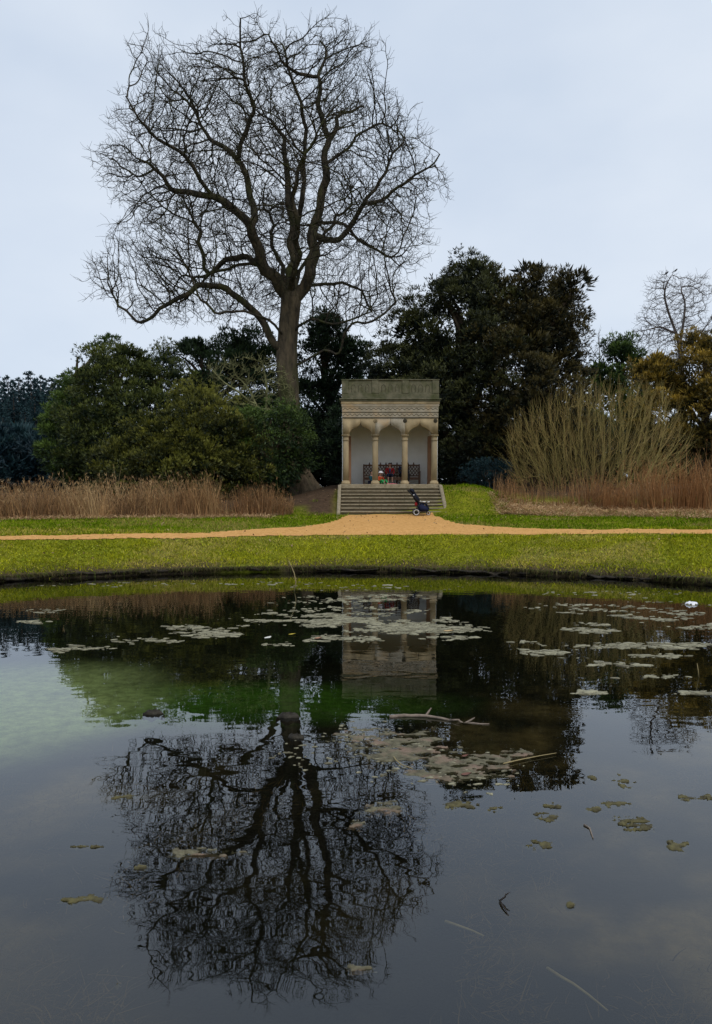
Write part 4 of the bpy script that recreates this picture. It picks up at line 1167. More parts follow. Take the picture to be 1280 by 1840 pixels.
def crown(lobes, Y, dens, size, seed, up=0.5, tmean=0.45, clump=0.55, depth=0.85, nleaf=3, spread=0.7, width=0.10, droop=0.0, flat_=1.0, fill=1.0, gold_top=0.25):
    """lobes: (x, y, rx, ry, dY) in photo pixels at depth Y+dY; returns tuft arrays"""
    g = np.random.default_rng(seed)
    A_ = Acc(); C = []; R = []
    for (x, y, rx, ry, dY) in lobes:
        c = P(x, y, Y + dY); k = (Y + dY) / F
        C.append(c); R.append((rx * k, rx * k * depth, ry * k))
    for i in range(len(C)):
        for q_ in range(4):
            dv = unit(g.normal(0, 1, 3) + np.array([0, -0.35, 0.35])); f_ = g.uniform(0.24, 0.5)
            C.append(C[i] + dv * np.array(R[i]) * g.uniform(0.78, 1.05)); R.append(tuple(np.array(R[i]) * f_ * np.array([1, 1, g.uniform(0.9, 1.3)])))
    C = np.array(C); R = np.array(R)
    bases = [tuft(nleaf, spread, width, g, droop) for _ in range(4)]
    for i in range(len(C)):
        a_, b_, c_ = R[i]
        area = 4 * math.pi * (((a_ * b_) ** 1.6 + (a_ * c_) ** 1.6 + (b_ * c_) ** 1.6) / 3) ** (1 / 1.6)
        for shell, share, sz in (((1.0, 1.0, 1.0), (0.58, 0.34 * fill, 1.9)) if i < len(lobes) else ((1.0, 1.0, 0.95), (0.6, 0.2, 1.0))):
            nc = max(3, int(area * dens * share * 0.40))
            d = unit(g.normal(0, 1, (nc, 3)))
            d = d[(d[:, 1] < 0.35) | (g.random(nc) < 0.22)]
            cc = C[i] + d * R[i] * (shell * (0.68 + 0.40 * g.random((len(d), 1)) ** 0.8 + 0.16 * (g.random((len(d), 1)) < 0.1))) + g.normal(0, 0.12, d.shape)
            inside = np.zeros(len(cc), bool)
            for j in range(len(C)):
                if j != i: inside |= ((((cc - C[j]) / R[j]) ** 2).sum(1) < 0.5)
            cc = cc[~inside]; d = d[~inside]
            nt_ = 54
            cr = clump * 0.95 * g.uniform(0.55, 1.3, len(cc)) * (1.1 if shell < 1 else 1)
            vec = unit(g.normal(0, 1, (len(cc), nt_, 3)) + 0.55 * d[:, None] + np.array([0, 0, 0.35]))
            off = vec * (0.45 + 0.6 * g.random((len(cc), nt_, 1)) ** 0.7) * cr[:, None, None] * np.array([1, 1, 0.8 * flat_])
            pos = (cc[:, None] + off).reshape(-1, 3); vec = vec.reshape(-1, 3)
            dd = np.repeat(d, nt_, 0)
            dr = unit(vec * 0.75 + dd * 0.3 + np.array([0, 0, up]) + g.normal(0, 0.3, dd.shape))
            ct = np.repeat(g.normal(0, 0.17, len(cc)), nt_)
            tn = np.clip(tmean - 0.14 + ct + gold_top * 0.5 * dd[:, 2] + 0.42 * vec[:, 2] + g.normal(0, 0.17, len(pos)) - (0.2 if shell < 1 else 0), 0, 1)  # tops lighter, inner shell darker: light and shade put into the tint
            s_ = 0.56 * size * sz * g.uniform(0.5, 1.45, len(pos))
            w_ = g.integers(0, 4, len(pos))
            for b in range(4):
                m = w_ == b
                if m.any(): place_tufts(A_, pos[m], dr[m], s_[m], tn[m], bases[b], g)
    return A_, C, R
def evergreen(name, label, lobes, Y, matn, dens, size, seed, cat='tree', group=None, base_px=None, trunk_r=0.28, **kw):
    A_, C, R = crown(lobes, Y, dens, size, seed, **kw)
    bx = P(base_px or lobes[0][0], 800, Y)[0]
    bz = float(H(bx, Y))
    root = tag(empty(name, (bx, Y, bz)), label, cat, group)
    g = np.random.default_rng(seed + 100)
    t = Acc()
    top = C[:len(lobes), 2].max()
    n = 9; s = np.linspace(0, 1, n)
    tp = np.stack([bx + 0.25 * np.sin(s * 4 + seed), np.full(n, Y) + 0.2 * np.cos(s * 3), bz - 0.1 + (top - bz) * s], 1)
    tubes(t, tp, trunk_r * (1.15 - s), 9, 0.4)
    for c, r_ in zip(C[:len(lobes)], R[:len(lobes)]):        # limbs out into every lobe
        for q_ in range(5):
            e_ = c + unit(g.normal(0, 1, 3)) * r_ * 0.75
            k = np.clip((e_[2] - bz) / (top - bz) - 0.25, 0.05, 0.9); st = np.array([np.interp(k, s, tp[:, j]) for j in range(3)])
            mid = (st + e_) / 2 + np.array([0, 0, 0.25])
            tubes(t, np.array([st, (st + mid) / 2 + g.normal(0, .1, 3), mid, (mid + e_) / 2 + g.normal(0, .1, 3), e_]), trunk_r * np.array([.42, .34, .26, .17, .06]), 5, 0.4)
    t.build('trunk', M['bark_dark'], root, True)
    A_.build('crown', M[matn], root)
    print(name, sum(len(f) for f in A_.f))
    return root
# left group
evergreen('yew_tree', 'olive-tipped rounded yew left of the bare tree, tallest of the left group', [(222, 705, 66, 66, 0), (185, 770, 70, 74, -.6), (265, 755, 72, 74, -.5), (225, 835, 88, 56, -.6), (305, 700, 46, 50, .6), (222, 655, 30, 34, 0)], 35.5, 'yew_olive', 4.2, 0.34, 21, tmean=0.36)
evergreen('pine_tree', 'fresh green feathery evergreen at the left end of the group', [(140, 760, 48, 60, 0), (118, 810, 45, 45, -.4), (165, 710, 36, 45, .3), (150, 840, 60, 35, 0), (190, 640, 20, 22, .3)], 37.0, 'ever_green', 4.6, 0.36, 22, tmean=0.5, up=0.2, flat_=0.6)
evergreen('yew_tree', 'dark green yew behind, between the olive yew and the bare trunk', [(370, 690, 75, 65, 0), (420, 720, 70, 80, 0), (340, 660, 45, 42, .5), (430, 650, 45, 42, 1.0), (470, 690, 45, 80, 1), (400, 800, 110, 75, 0)], 39.0, 'ever_deep', 3.6, 0.40, 23, tmean=0.45)
evergreen('yew_bush', 'bushy gold-tipped yew in front, above the dead reeds', [(345, 755, 52, 50, 0), (300, 798, 70, 50, -.3), (390, 790, 72, 60, -.4), (250, 840, 62, 48, -.4), (345, 845, 90, 52, -.7), (430, 840, 50, 55, -.3), (215, 835, 45, 40, 0)], 32.6, 'yew_gold', 5.2, 0.30, 24, tmean=0.36, clump=0.45, cat='bush')
evergreen('evergreen_bush', 'dark green weeping evergreen hiding the foot of the big trunk', [(475, 788, 62, 48, 0), (450, 830, 55, 48, -.2), (505, 808, 42, 52, .1), (430, 780, 45, 42, .3), (480, 855, 42, 34, 0), (528, 806, 26, 44, .4), (515, 765, 28, 24, .3)], 33.4, 'ever_green', 5.4, 0.32, 25, tmean=0.30, up=-0.55, droop=0.25, cat='bush')
# behind the trunk and the pavilion
evergreen('evergreen_tree', 'dark conifer between the bare trunk and the pavilion', [(590, 640, 42, 58, 0), (560, 720, 55, 70, 0), (610, 700, 50, 60, .3), (580, 600, 22, 25, 0), (600, 800, 70, 75, 0), (545, 800, 55, 80, 0), (632, 640, 20, 22, 0)], 42.0, 'ever_deep', 3.2, 0.42, 26, tmean=0.40, fill=1.5)
evergreen('laurel_bush', 'dark undergrowth directly behind the pavilion', [(660, 800, 75, 90, 0), (740, 790, 80, 100, 0), (690, 720, 60, 50, .5)], 38.0, 'ever_deep', 2.6, 0.42, 27, cat='bush', tmean=0.3)
HB = [(560, 835, 'dark bush filling the gap between the big trunk and the pavilion'), (470, 840, 'dark bush in the shade behind the foot of the big trunk'), (370, 845, 'dark bush behind the middle of the gold-tipped yew'), (270, 845, 'dark bush behind the left end of the gold-tipped yew'), (835, 840, 'dark bush in the shade right beside the pavilion'), (905, 825, 'dark bush in the shade beyond the big yews, nearest the pavilion'), (1000, 820, 'dark bush behind the left half of the leafless shrub'), (1095, 815, 'dark bush behind the middle of the leafless shrub'), (1190, 825, 'dark bush behind the right half of the leafless shrub'), (1285, 830, 'dark bush behind the tall stalks at the right edge'), (120, 835, 'dark bush at the foot of the spruces, beside the green evergreen'), (30, 835, 'dark bush at the foot of the spruces at the left edge'), (-60, 835, 'dark bush at the foot of the spruces, cut by the left edge')]
for i, (x, y, lab) in enumerate(HB):
    evergreen('undergrowth_bush', lab, [(x, y, 62, 48, 0), (x - 30, y + 24, 45, 38, .4), (x + 32, y - 6, 42, 45, .5), (x + 30, y + 28, 44, 30, .2)], 44.0 + (i % 3), 'spruce' if x < 200 else 'ever_deep', 1.5, 0.66, 60 + i, cat='bush', group='dark undergrowth beyond the trees', trunk_r=0.1, tmean=0.3, clump=0.7)  # left bushes take the haze-blue colour too
# right group
evergreen('yew_tree', 'tall dark yew with jagged top right behind the pavilion', [(848, 545, 52, 50, 0), (800, 610, 64, 70, -.3), (738, 610, 40, 48, .2), (712, 660, 36, 38, 0), (860, 630, 74, 80, -.6), (790, 695, 84, 68, -.2), (848, 496, 24, 24, 0), (795, 532, 24, 26, 0), (870, 720, 80, 80, -.8), (840, 800, 75, 60, 0), (755, 770, 60, 80, .8)], 37.0, 'yew_dark', 3.4, 0.36, 28, tmean=0.42, fill=1.5, trunk_r=0.4)
evergreen('yew_tree', 'broad brown-tipped yew at the right of the jagged dark yew', [(958, 578, 56, 56, 0), (930, 650, 74, 72, -.5), (995, 640, 48, 66, .1), (965, 520, 27, 28, 0), (1022, 600, 24, 42, .2), (902, 542, 36, 34, .2), (955, 735, 86, 68, -.4), (1015, 705, 40, 54, .3), (1000, 810, 80, 65, .4), (915, 800, 60, 60, .2), (1020, 530, 16, 20, .2)], 36.3, 'yew_brown', 3.4, 0.36, 29, tmean=0.42, fill=1.5, trunk_r=0.4)
evergreen('evergreen_tree', 'mid-green evergreen in the gap between the big yew and the golden yew', [(1108, 668, 42, 42, 0), (1100, 745, 60, 62, 0), (1130, 708, 40, 52, 0), (1112, 636, 16, 17, 0)], 47.0, 'ever_green', 2.6, 0.46, 30, tmean=0.34, fill=1.6)
evergreen('golden_yew', 'golden-orange yew at the right edge of the view', [(1258, 665, 46, 46, 0), (1178, 705, 44, 46, .4), (1270, 748, 72, 80, -.4), (1190, 780, 60, 72, 0), (1300, 655, 44, 46, 0), (1266, 628, 20, 20, 0), (1168, 668, 18, 18, .4), (1330, 750, 54, 100, 0)], 40.0, 'yew_golden', 3.2, 0.38, 31, tmean=0.28, gold_top=0.42, fill=1.5)
evergreen('holly_bush', 'low blue-green bush in shade under the big yews', [(880, 856, 22, 16, 0), (900, 860, 16, 13, .2), (862, 860, 14, 12, .2)], 34.6, 'spruce', 6, 0.22, 32, cat='bush', trunk_r=0.06, tmean=0.35)
# the spruce plantation far left
def spruce_mesh(seed, h=13.0):
    g = np.random.default_rng(seed); A_ = Acc(); bases = [tuft(6, 0.7, 0.11, g, 0.15) for _ in range(3)]
    pos = []; dr = []; sz = []; tn = []
    z = 0.3
    while z < h - 0.3:
        rr = 3.0 * (1 - z / h) ** 0.75 + 0.1
        for k in range(max(6, int(11 * rr))):
            az = g.uniform(0, 6.283); L_ = rr * g.uniform(0.75, 1.15)
            for q_ in range(max(2, int(L_ / 0.25))):
                t = (q_ + g.random()) / max(2, int(L_ / 0.25))
                pos.append((math.cos(az) * L_ * t + g.normal(0, .08), math.sin(az) * L_ * t + g.normal(0, .08), z - 0.38 * L_ * t + 0.22 * L_ * t * t))
                dr.append((math.cos(az), math.sin(az), 0.15 + g.normal(0, .3))); sz.append(0.5 * g.uniform(.7, 1.2)); tn.append(np.clip(0.2 + 0.5 * t + g.normal(0, .1), 0, 1))
        z += 0.42
    for q_ in range(5): pos.append((g.normal(0, .1), g.normal(0, .1), h - 0.6 + q_ * .06)); dr.append((g.normal(0, .3), g.normal(0, .3), 1)); sz.append(0.42); tn.append(0.6)
    pos = np.array(pos); dr = np.array(dr); sz = np.array(sz); tn = np.array(tn); w_ = g.integers(0, 3, len(pos))
    for b in range(3):
        m = w_ == b; place_tufts(A_, pos[m], dr[m], sz[m], tn[m], bases[b], g)
    return A_.mesh('crown')
SPM = [spruce_mesh(40 + i) for i in range(3)]
for m_ in SPM: m_.materials.append(M['spruce'])
ta = Acc(); tubes(ta, np.array([[0, 0, -0.2], [0, 0, 6], [0, 0, 12.6]]), np.array([0.2, 0.13, 0.02]), 7); TRM = ta.mesh('trunk', True); TRM.materials.append(M['bark_dark'])
spots = [(-12, 668, 68), (14, 672, 74), (33, 676, 66), (55, 664, 70), (72, 672, 76), (92, 676, 68), (112, 668, 72), (132, 682, 78), (-35, 660, 70), (24, 700, 60), (62, 706, 58), (100, 712, 60), (-5, 706, 58), (128, 730, 62), (150, 700, 80), (170, 715, 84), (205, 700, 86), (-60, 664, 72), (45, 735, 54), (5, 745, 52), (85, 745, 54), (2, 684, 84), (22, 680, 88), (44, 684, 86), (64, 678, 90), (83, 684, 86), (104, 680, 90), (122, 684, 88), (142, 690, 90)]
for i, (x, y, Y) in enumerate(spots):
    tp = P(x, y, Y); bz = float(H(tp[0], Y)); s = (tp[2] - bz) / 13.0
    front = Y < 63
    e_ = tag(empty('spruce_tree', (tp[0], Y, bz)), 'dark blue-green spruce in the front row of the plantation at the far left' if front else 'tall dark spruce of the plantation skyline at the far left', 'tree', 'spruces of the far-left plantation, front row' if front else 'spruces of the far-left plantation, skyline')
    e_.scale = (s * 1.05, s * 1.05, s); e_.rotation_euler = (0, 0, i * 1.3)
    for nm, me in (('trunk', TRM), ('crown', SPM[i % 3])):
        link(nm, me, None, e_, loc=(0, 0, 0))

# ------------------------------------------------------------------ grass, thatch, dead stems
g = np.random.default_rng(91)
def grass_patch(name, label, n, xr, yr, keep, hgt, wid, cols, lean=0.5):
    x = g.uniform(*xr, n); y = g.uniform(*yr, n)
    m = keep(x + g.normal(0, .05, n), y + g.normal(0, .05, n)); x = x[m]; y = y[m]; k = len(x)
    z = H(x, y) - 0.008
    base = np.stack([x, y, z], 1)
    hh = g.uniform(*hgt, k) * (0.6 + 0.8 * fbm(x * 1.7, y * 1.7, 71, 3))
    top = np.stack([g.normal(0, lean, k) * hh, g.normal(0, lean, k) * hh, hh], 1)
    w = np.clip(0.5 * fbm(x * 0.9, y * 0.9, 81, 4) + 0.5 * g.random(k), 0, 1)
    c = np.array(cols)
    t = np.clip((w - 0.25) / 0.5, 0, 1)[:, None]
    col = c[0] * (1 - t) + c[1] * t
    col = col * g.uniform(0.35, 1.3, (k, 1))
    dry = g.random(k) < 0.03 + 0.45 * sstep(0.56, 0.72, fbm(x * 0.45, y * 0.9, 47, 4))
    col[dry] = c[2]
    A_ = Acc(); ribbons(A_, base, top, top * 0.3 * g.normal(0, 1, (k, 1)), g.uniform(*wid, k), col, 2)
    return tag(A_.build(name, M['grass']), label, kind='stuff')
GC = [(0.12, 0.16, 0.006), (0.50, 0.48, 0.022), (0.52, 0.42, 0.10)]
gd = lambda x, y: pond_d(x, y)
grass_patch('grass', 'short mossy turf on the bank between the pond and the path', 205000, (-11, 11), (14.5, 22.3), lambda x, y: (gd(x, y) > 0.16) & ~path_mask(x, y) & (y < 21.5), (0.02, 0.06), (0.012, 0.028), GC, 0.7)
GC2 = [(0.07, 0.14, 0.003), (0.20, 0.28, 0.008), (0.32, 0.26, 0.07)]
def soilk(x, y):
    d = gd(x, y)
    return (gd(x, y) > 3.3) & ~path_mask(x, y) & ~((np.abs(x - STEP_CX) < STEP_HW) & (y > STEP_Y0 - .1)) & ~((x < -3.1) & (d > 9.4)) & ~((x > 5.6) & (d > 10.8)) & ~((x < -0.6) & (d > 10.3 + 0.5 * np.clip(-x - 1.2, 0, 2)) & (vnoise(x * 2, y * 2, 5) > 0.12)) & ~((x < 0) & (d > 12.6)) & ~((x > 3.3) & (x < 5.0) & (d > 11.4) & (vnoise(x * 1.5, y * 1.5, 6) > 0.62))
grass_patch('grass', 'lawn strip between the path and the dead reeds', 150000, (-12, 12), (17.5, 34.0), soilk, (0.025, 0.08), (0.014, 0.03), GC2, 0.6)
# clover-like broad leaves on the bank
n = 26000
x = g.uniform(-11, 11, n); y = g.uniform(15, 21.4, n); m = (gd(x, y) > 0.35) & ~path_mask(x, y) & (fbm(x * 0.8, y * 1.2, 15, 3) + g.normal(0, .08, n) > 0.5); x = x[m]; y = y[m]; k = len(x)
A_ = Acc(); z = H(x, y) + g.uniform(0.012, 0.04, k); s = g.uniform(0.012, 0.028, k); az = g.uniform(0, 6.28, k)
u = np.stack([np.cos(az), np.sin(az), g.normal(0, .35, k)], 1) * s[:, None]; w = np.stack([-np.sin(az), np.cos(az), g.normal(0, .35, k)], 1) * s[:, None] * .7
c0 = np.stack([x, y, z], 1); v = np.stack([c0 - u, c0 - w, c0 + u, c0 + w], 1).reshape(-1, 3)
t = g.random((k, 1)); col = np.array((0.12, 0.17, 0.01)) * (1 - t) + np.array((0.42, 0.44, 0.06)) * t
A_.add(v, np.arange(4 * k).reshape(-1, 4), np.repeat(col, 4, 0)); tag(A_.build('clover', M['grass']), 'low broad-leaved clover scattered over the bank', kind='stuff')
# dead thatch hanging over the undercut bank
n = 140000
x = g.uniform(-11, 11, n); y = g.uniform(13.5, 19.2, n); d = gd(x, y); m = (d > 0.04) & (d < 0.12 + 1.15 * fbm(x * .7, y * .7, 25, 3) ** 1.5) & (y > 13); x = x[m]; y = y[m]; k = len(x)
out_ = unit(np.stack([PCX - x, PCY - y, np.zeros(k)], 1))
hh = g.uniform(0.03, 0.12, k)
base = np.stack([x, y, H(x, y)], 1)
top = out_ * hh[:, None] * g.uniform(-0.2, 1.0, (k, 1)) + np.stack([g.normal(0, .6, k) * hh, g.normal(0, .3, k) * hh, hh * g.uniform(-.5, .7, k)], 1)
t = g.random((k, 1)); col = np.array((0.045, 0.034, 0.016)) * (1 - t) + np.array((0.20, 0.165, 0.07)) * t; gr = g.random(k) < 0.3; col[gr] = (0.10, 0.13, 0.03)
A_ = Acc(); ribbons(A_, base, top, np.stack([np.zeros(k), np.zeros(k), -hh * .8], 1), g.uniform(0.008, 0.022, k), col, 3)
tag(A_.build('thatch', M['reed']), 'brown dead grass overhanging the dark pond edge', kind='stuff')
# undercut peat face: lumpy blocks of turf standing at the water's edge
A_ = Acc(); th = np.linspace(math.radians(22), math.radians(158), 1100)
rows = []
lipn = fbm(th * 14, th * 0 + 1.0, 131, 4) - 0.5
for (off, z, amp) in ((0.30, -0.35, 0.0), (0.20, -0.04, 0.02), (0.15, 0.02, 0.05), (0.07, 0.045, 0.12), (0.02, 0.07, 0.14), (0.04, 0.095, 0.12), (0.14, 0.12, 0.08), (0.40, 0.07, 0.0)):
    xx = PCX + (PR + off) * np.cos(th); yy = PCY + (PR + off) * np.sin(th)
    dn = pond_d(xx, yy) - (np.hypot(xx - PCX, yy - PCY) - PR)
    rr_ = PR + off - dn + amp * 2.2 * (fbm(th * 48, np.full_like(th, z * 12), 35, 5) - 0.5) + amp * 2.0 * lipn
    zz = z + amp * 0.9 * (fbm(th * 42, np.full_like(th, z * 9 + 3), 36, 5) - 0.5) + 0.10 * (z > 0.03) * lipn - 0.02 * (z > 0.1)
    rows.append(np.stack([PCX + rr_ * np.cos(th), PCY + rr_ * np.sin(th), zz], 1))
m = len(th); v = np.concatenate(rows); i = np.arange(len(rows) - 1)[:, None] * m; kk = np.arange(m - 1)[None]
A_.add(v, np.stack([i + kk, i + m + kk, i + m + kk + 1, i + kk + 1], -1).reshape(-1, 4))
tag(A_.build('pond_bank', mat('wet_black_peat', (0.012, 0.010, 0.007), (0.04, 0.030, 0.018), 9, 0.8, 0.02, 18), smooth=True), 'low dark undercut earth edge of the pond', kind='structure')

# fringe of roots and dead blades hanging over the lip
n = 18000
tt = g.uniform(math.radians(22), math.radians(158), n)
xx = PCX + PR * np.cos(tt); yy = PCY + PR * np.sin(tt); dn = pond_d(xx, yy)
rr_ = PR - dn + 0.03 + np.abs(g.normal(0, .07, n))
cl = fbm(tt * 30, tt * 0 + 2, 141, 4)
keep = cl + g.normal(0, .1, n) > 0.42
tt = tt[keep]; rr_ = rr_[keep]; k = len(tt)
base = np.stack([PCX + rr_ * np.cos(tt), PCY + rr_ * np.sin(tt), 0.10 + 0.06 * cl[keep]], 1)
ln = g.uniform(0.04, 0.16, k)
o = np.stack([-np.cos(tt) * ln * g.uniform(.3, 1, k) + g.normal(0, .04, k), -np.sin(tt) * ln * g.uniform(.3, 1, k), ln * g.uniform(-.15, .45, k)], 1)
t = g.random((k, 1)) ** 1.5; col = np.array((0.03, 0.024, 0.012)) * (1 - t) + np.array((0.17, 0.14, 0.055)) * t; gr = g.random(k) < 0.22; col[gr] = (0.09, 0.12, 0.02)
A_ = Acc(); ribbons(A_, base, o, np.stack([np.zeros(k), np.zeros(k), -ln * .7], 1), g.uniform(0.008, 0.022, k), col, 3)
tag(A_.build('root_fringe', M['reed']), 'dead roots and blades hanging over the lip of the bank', kind='stuff')

def stems(name, label, n, xs, d0, dspread, hfun, cols, seed, heads=0.35, lean=0.10, yaw0=0.0):
    q_ = np.random.default_rng(seed)
    X = q_.uniform(*xs, n); dd = d0(X) + np.abs(q_.normal(0, dspread, n))
    Yv = PCY + np.sqrt(np.maximum((PR + dd) ** 2 - (X - PCX) ** 2, 1))
    den = vnoise(X * 1.3, Yv * 1.3, seed) * .6 + .4 * vnoise(X * .55, Yv * .4, seed + 1); m = den + q_.random(n) * 0.40 > 0.62; X = X[m]; Yv = Yv[m]; k = len(X)
    base = np.stack([X, Yv, H(X, Yv) - 0.03], 1)
    cl = fbm(X * 0.8, Yv * 0.8, seed + 3, 3)
    hh = hfun(X) * (0.3 + 0.85 * q_.random(k) ** 0.8) * (0.35 + 0.55 * cl + 0.45 * vnoise(X * .7, Yv * .3, seed + 5) + 0.35 * vnoise(X * 2.7, Yv * .9, seed + 6))
    ln = np.stack([q_.normal(yaw0, lean, k) + 0.25 * (vnoise(X * 1.1, Yv, seed + 8) - .5), q_.normal(0, lean, k), np.ones(k)], 1) * hh[:, None]
    c = np.array(cols); w = np.clip(cl * 1.6 - 0.3 + q_.normal(0, .25, k), 0, 0.999) * (len(c) - 1); i0 = w.astype(int); f_ = (w - i0)[:, None]
    col = (c[i0] * (1 - f_) + c[np.minimum(i0 + 1, len(c) - 1)] * f_) * q_.uniform(0.6, 1.25, (k, 1))
    A_ = Acc(); bend = np.stack([q_.normal(0, .12, k), q_.normal(0, .12, k), -np.abs(q_.normal(0, .05, k))], 1) * hh[:, None]
    ribbons(A_, base, ln, bend, q_.uniform(0.012, 0.026, k), col, 4)
    # side leaves and withered heads
    sel = np.where(q_.random(k) < 0.6)[0]
    b2_ = base[sel] + ln[sel] * q_.uniform(0.3, 0.9, (len(sel), 1))
    l2_ = q_.uniform(0.12, 0.35, len(sel))
    o2 = unit(np.stack([q_.normal(0, 1, len(sel)), q_.normal(0, .6, len(sel)), q_.uniform(0.1, 1.0, len(sel))], 1)) * l2_[:, None]
    ribbons(A_, b2_, o2, np.stack([np.zeros(len(sel)), np.zeros(len(sel)), -l2_ * .5], 1), q_.uniform(0.012, 0.022, len(sel)), col[sel] * 1.05, 3)
    sel = np.where(q_.random(k) < heads)[0]
    tipp = base[sel] + ln[sel] + bend[sel]
    for _ in range(3):
        ribbons(A_, tipp - ln[sel] * 0.04, np.stack([q_.normal(0, .05, len(sel)), q_.normal(0, .05, len(sel)), q_.uniform(.04, .13, len(sel))], 1), np.zeros((len(sel), 3)), q_.uniform(0.012, 0.028, len(sel)), col[sel] * 0.8, 2)
    return tag(A_.build(name, M['reed']), label, kind='stuff')
TAN = (0.50, 0.33, 0.16); RUST = (0.36, 0.175, 0.07); BRN = (0.20, 0.12, 0.065); STRAW = (0.62, 0.43, 0.22); PINKB = (0.46, 0.26, 0.115)
stems('dead_reeds', 'tan dead grasses and stems along the lawn at the left', 7000, (-15, -6.2), lambda X: 9.3 + 0.0 * X, 1.2, lambda X: 0.55 + 0.95 * vnoise(X * 1.6, X * 0 + 4.0, 77), [BRN, BRN, PINKB, TAN, STRAW], 201, 0.5, 0.24)
stems('dead_reeds', 'rust-brown dead stalks in front of the gold-tipped yew', 3400, (-7.2, -2.3), lambda X: 9.5 + 0.25 * np.maximum(0, X + 4), 0.7, lambda X: (0.25 + 0.75 * sstep(-2.2, -3.4, X)) * (0.5 + 0.75 * vnoise(X * 1.9, X * 0 + 9.0, 78) + 0.4 * np.exp(-((X + 4.0) / .9) ** 2)), [RUST, BRN, PINKB, TAN], 202, 0.25, 0.12)
stems('dead_reeds', 'rust-brown dead stalks at the right edge, taller towards the edge', 6200, (8.6, 16), lambda X: 11.2 + 0 * X, 1.1, lambda X: 1.0 + 1.0 * sstep(9.0, 12, X), [RUST, RUST, PINKB, TAN], 203, 0.3, 0.09)
stems('dead_reeds', 'thin brown stalks at the foot of the many-stemmed shrub', 1100, (5.4, 9.2), lambda X: 11.6 + 0 * X, 1.1, lambda X: 0.75 + 0.1 * (X - 5.4), [RUST, BRN, PINKB], 204, 0.2, 0.1)
# straw litter at the feet of the stems
def litter(name, label, n, xs, d0, d1, seed):
    q_ = np.random.default_rng(seed)
    X = q_.uniform(*xs, n); dd = d0 + (d1 - d0) * q_.random(n) ** 1.5 + 0.35 * (vnoise(X * 1.3, X * 0 + 3.0, seed) - .5)
    Yv = PCY + np.sqrt(np.maximum((PR + dd) ** 2 - (X - PCX) ** 2, 1)); base = np.stack([X, Yv, H(X, Yv) - 0.01], 1)
    hh = q_.uniform(0.08, 0.38, n); o = np.stack([q_.normal(0, .9, n), q_.normal(-.3, .6, n), q_.uniform(0.25, 1, n)], 1) * hh[:, None]
    t = q_.random((n, 1)); col = np.array((0.42, 0.25, 0.13)) * (1 - t) + np.array((0.80, 0.58, 0.33)) * t
    A_ = Acc(); ribbons(A_, base, o, np.stack([np.zeros(n), np.zeros(n), -hh * .5], 1), q_.uniform(0.016, 0.04, n), col, 3)
    tag(A_.build(name, M['reed']), label, kind='stuff')
litter('straw_litter', 'pale flattened straw along the lawn edge at the left', 13000, (-15, -3.0), 8.9, 10.4, 211)
litter('straw_litter', 'pale flattened straw along the lawn edge at the right', 18000, (5.1, 16), 10.2, 12.4, 212)
# fallen leaves on the lawn and the path, more under the trees
n = 2600
x = g.uniform(-11, 11, n); y = g.uniform(17.5, 31.5, n); d = gd(x, y)
m = (d > 0.4) & ~((np.abs(x - STEP_CX) < STEP_HW + .1) & (y > STEP_Y0 - .2)) & (g.random(n) < 0.25 + 0.75 * sstep(5, 12, d)); x = x[m]; y = y[m]; k = len(x)
c0 = np.stack([x, y, H(x, y) + g.uniform(.03, .06, k)], 1); s = g.uniform(.018, .045, k)[:, None]; az = g.uniform(0, 6.28, k)
u = np.stack([np.cos(az), np.sin(az), g.normal(0, .4, k)], 1) * s; w = np.stack([-np.sin(az), np.cos(az), g.normal(0, .4, k)], 1) * s * .6
t = g.random((k, 1)); col = np.array((0.16, 0.085, 0.04)) * (1 - t) + np.array((0.42, 0.30, 0.17)) * t
A_ = Acc(); A_.add(np.stack([c0 - u, c0 - w, c0 + u, c0 + w], 1).reshape(-1, 3), np.arange(4 * k).reshape(-1, 4), np.repeat(col, 4, 0))
tag(A_.build('fallen_leaves', M['reed']), 'brown fallen leaves scattered over lawn and path', kind='stuff')

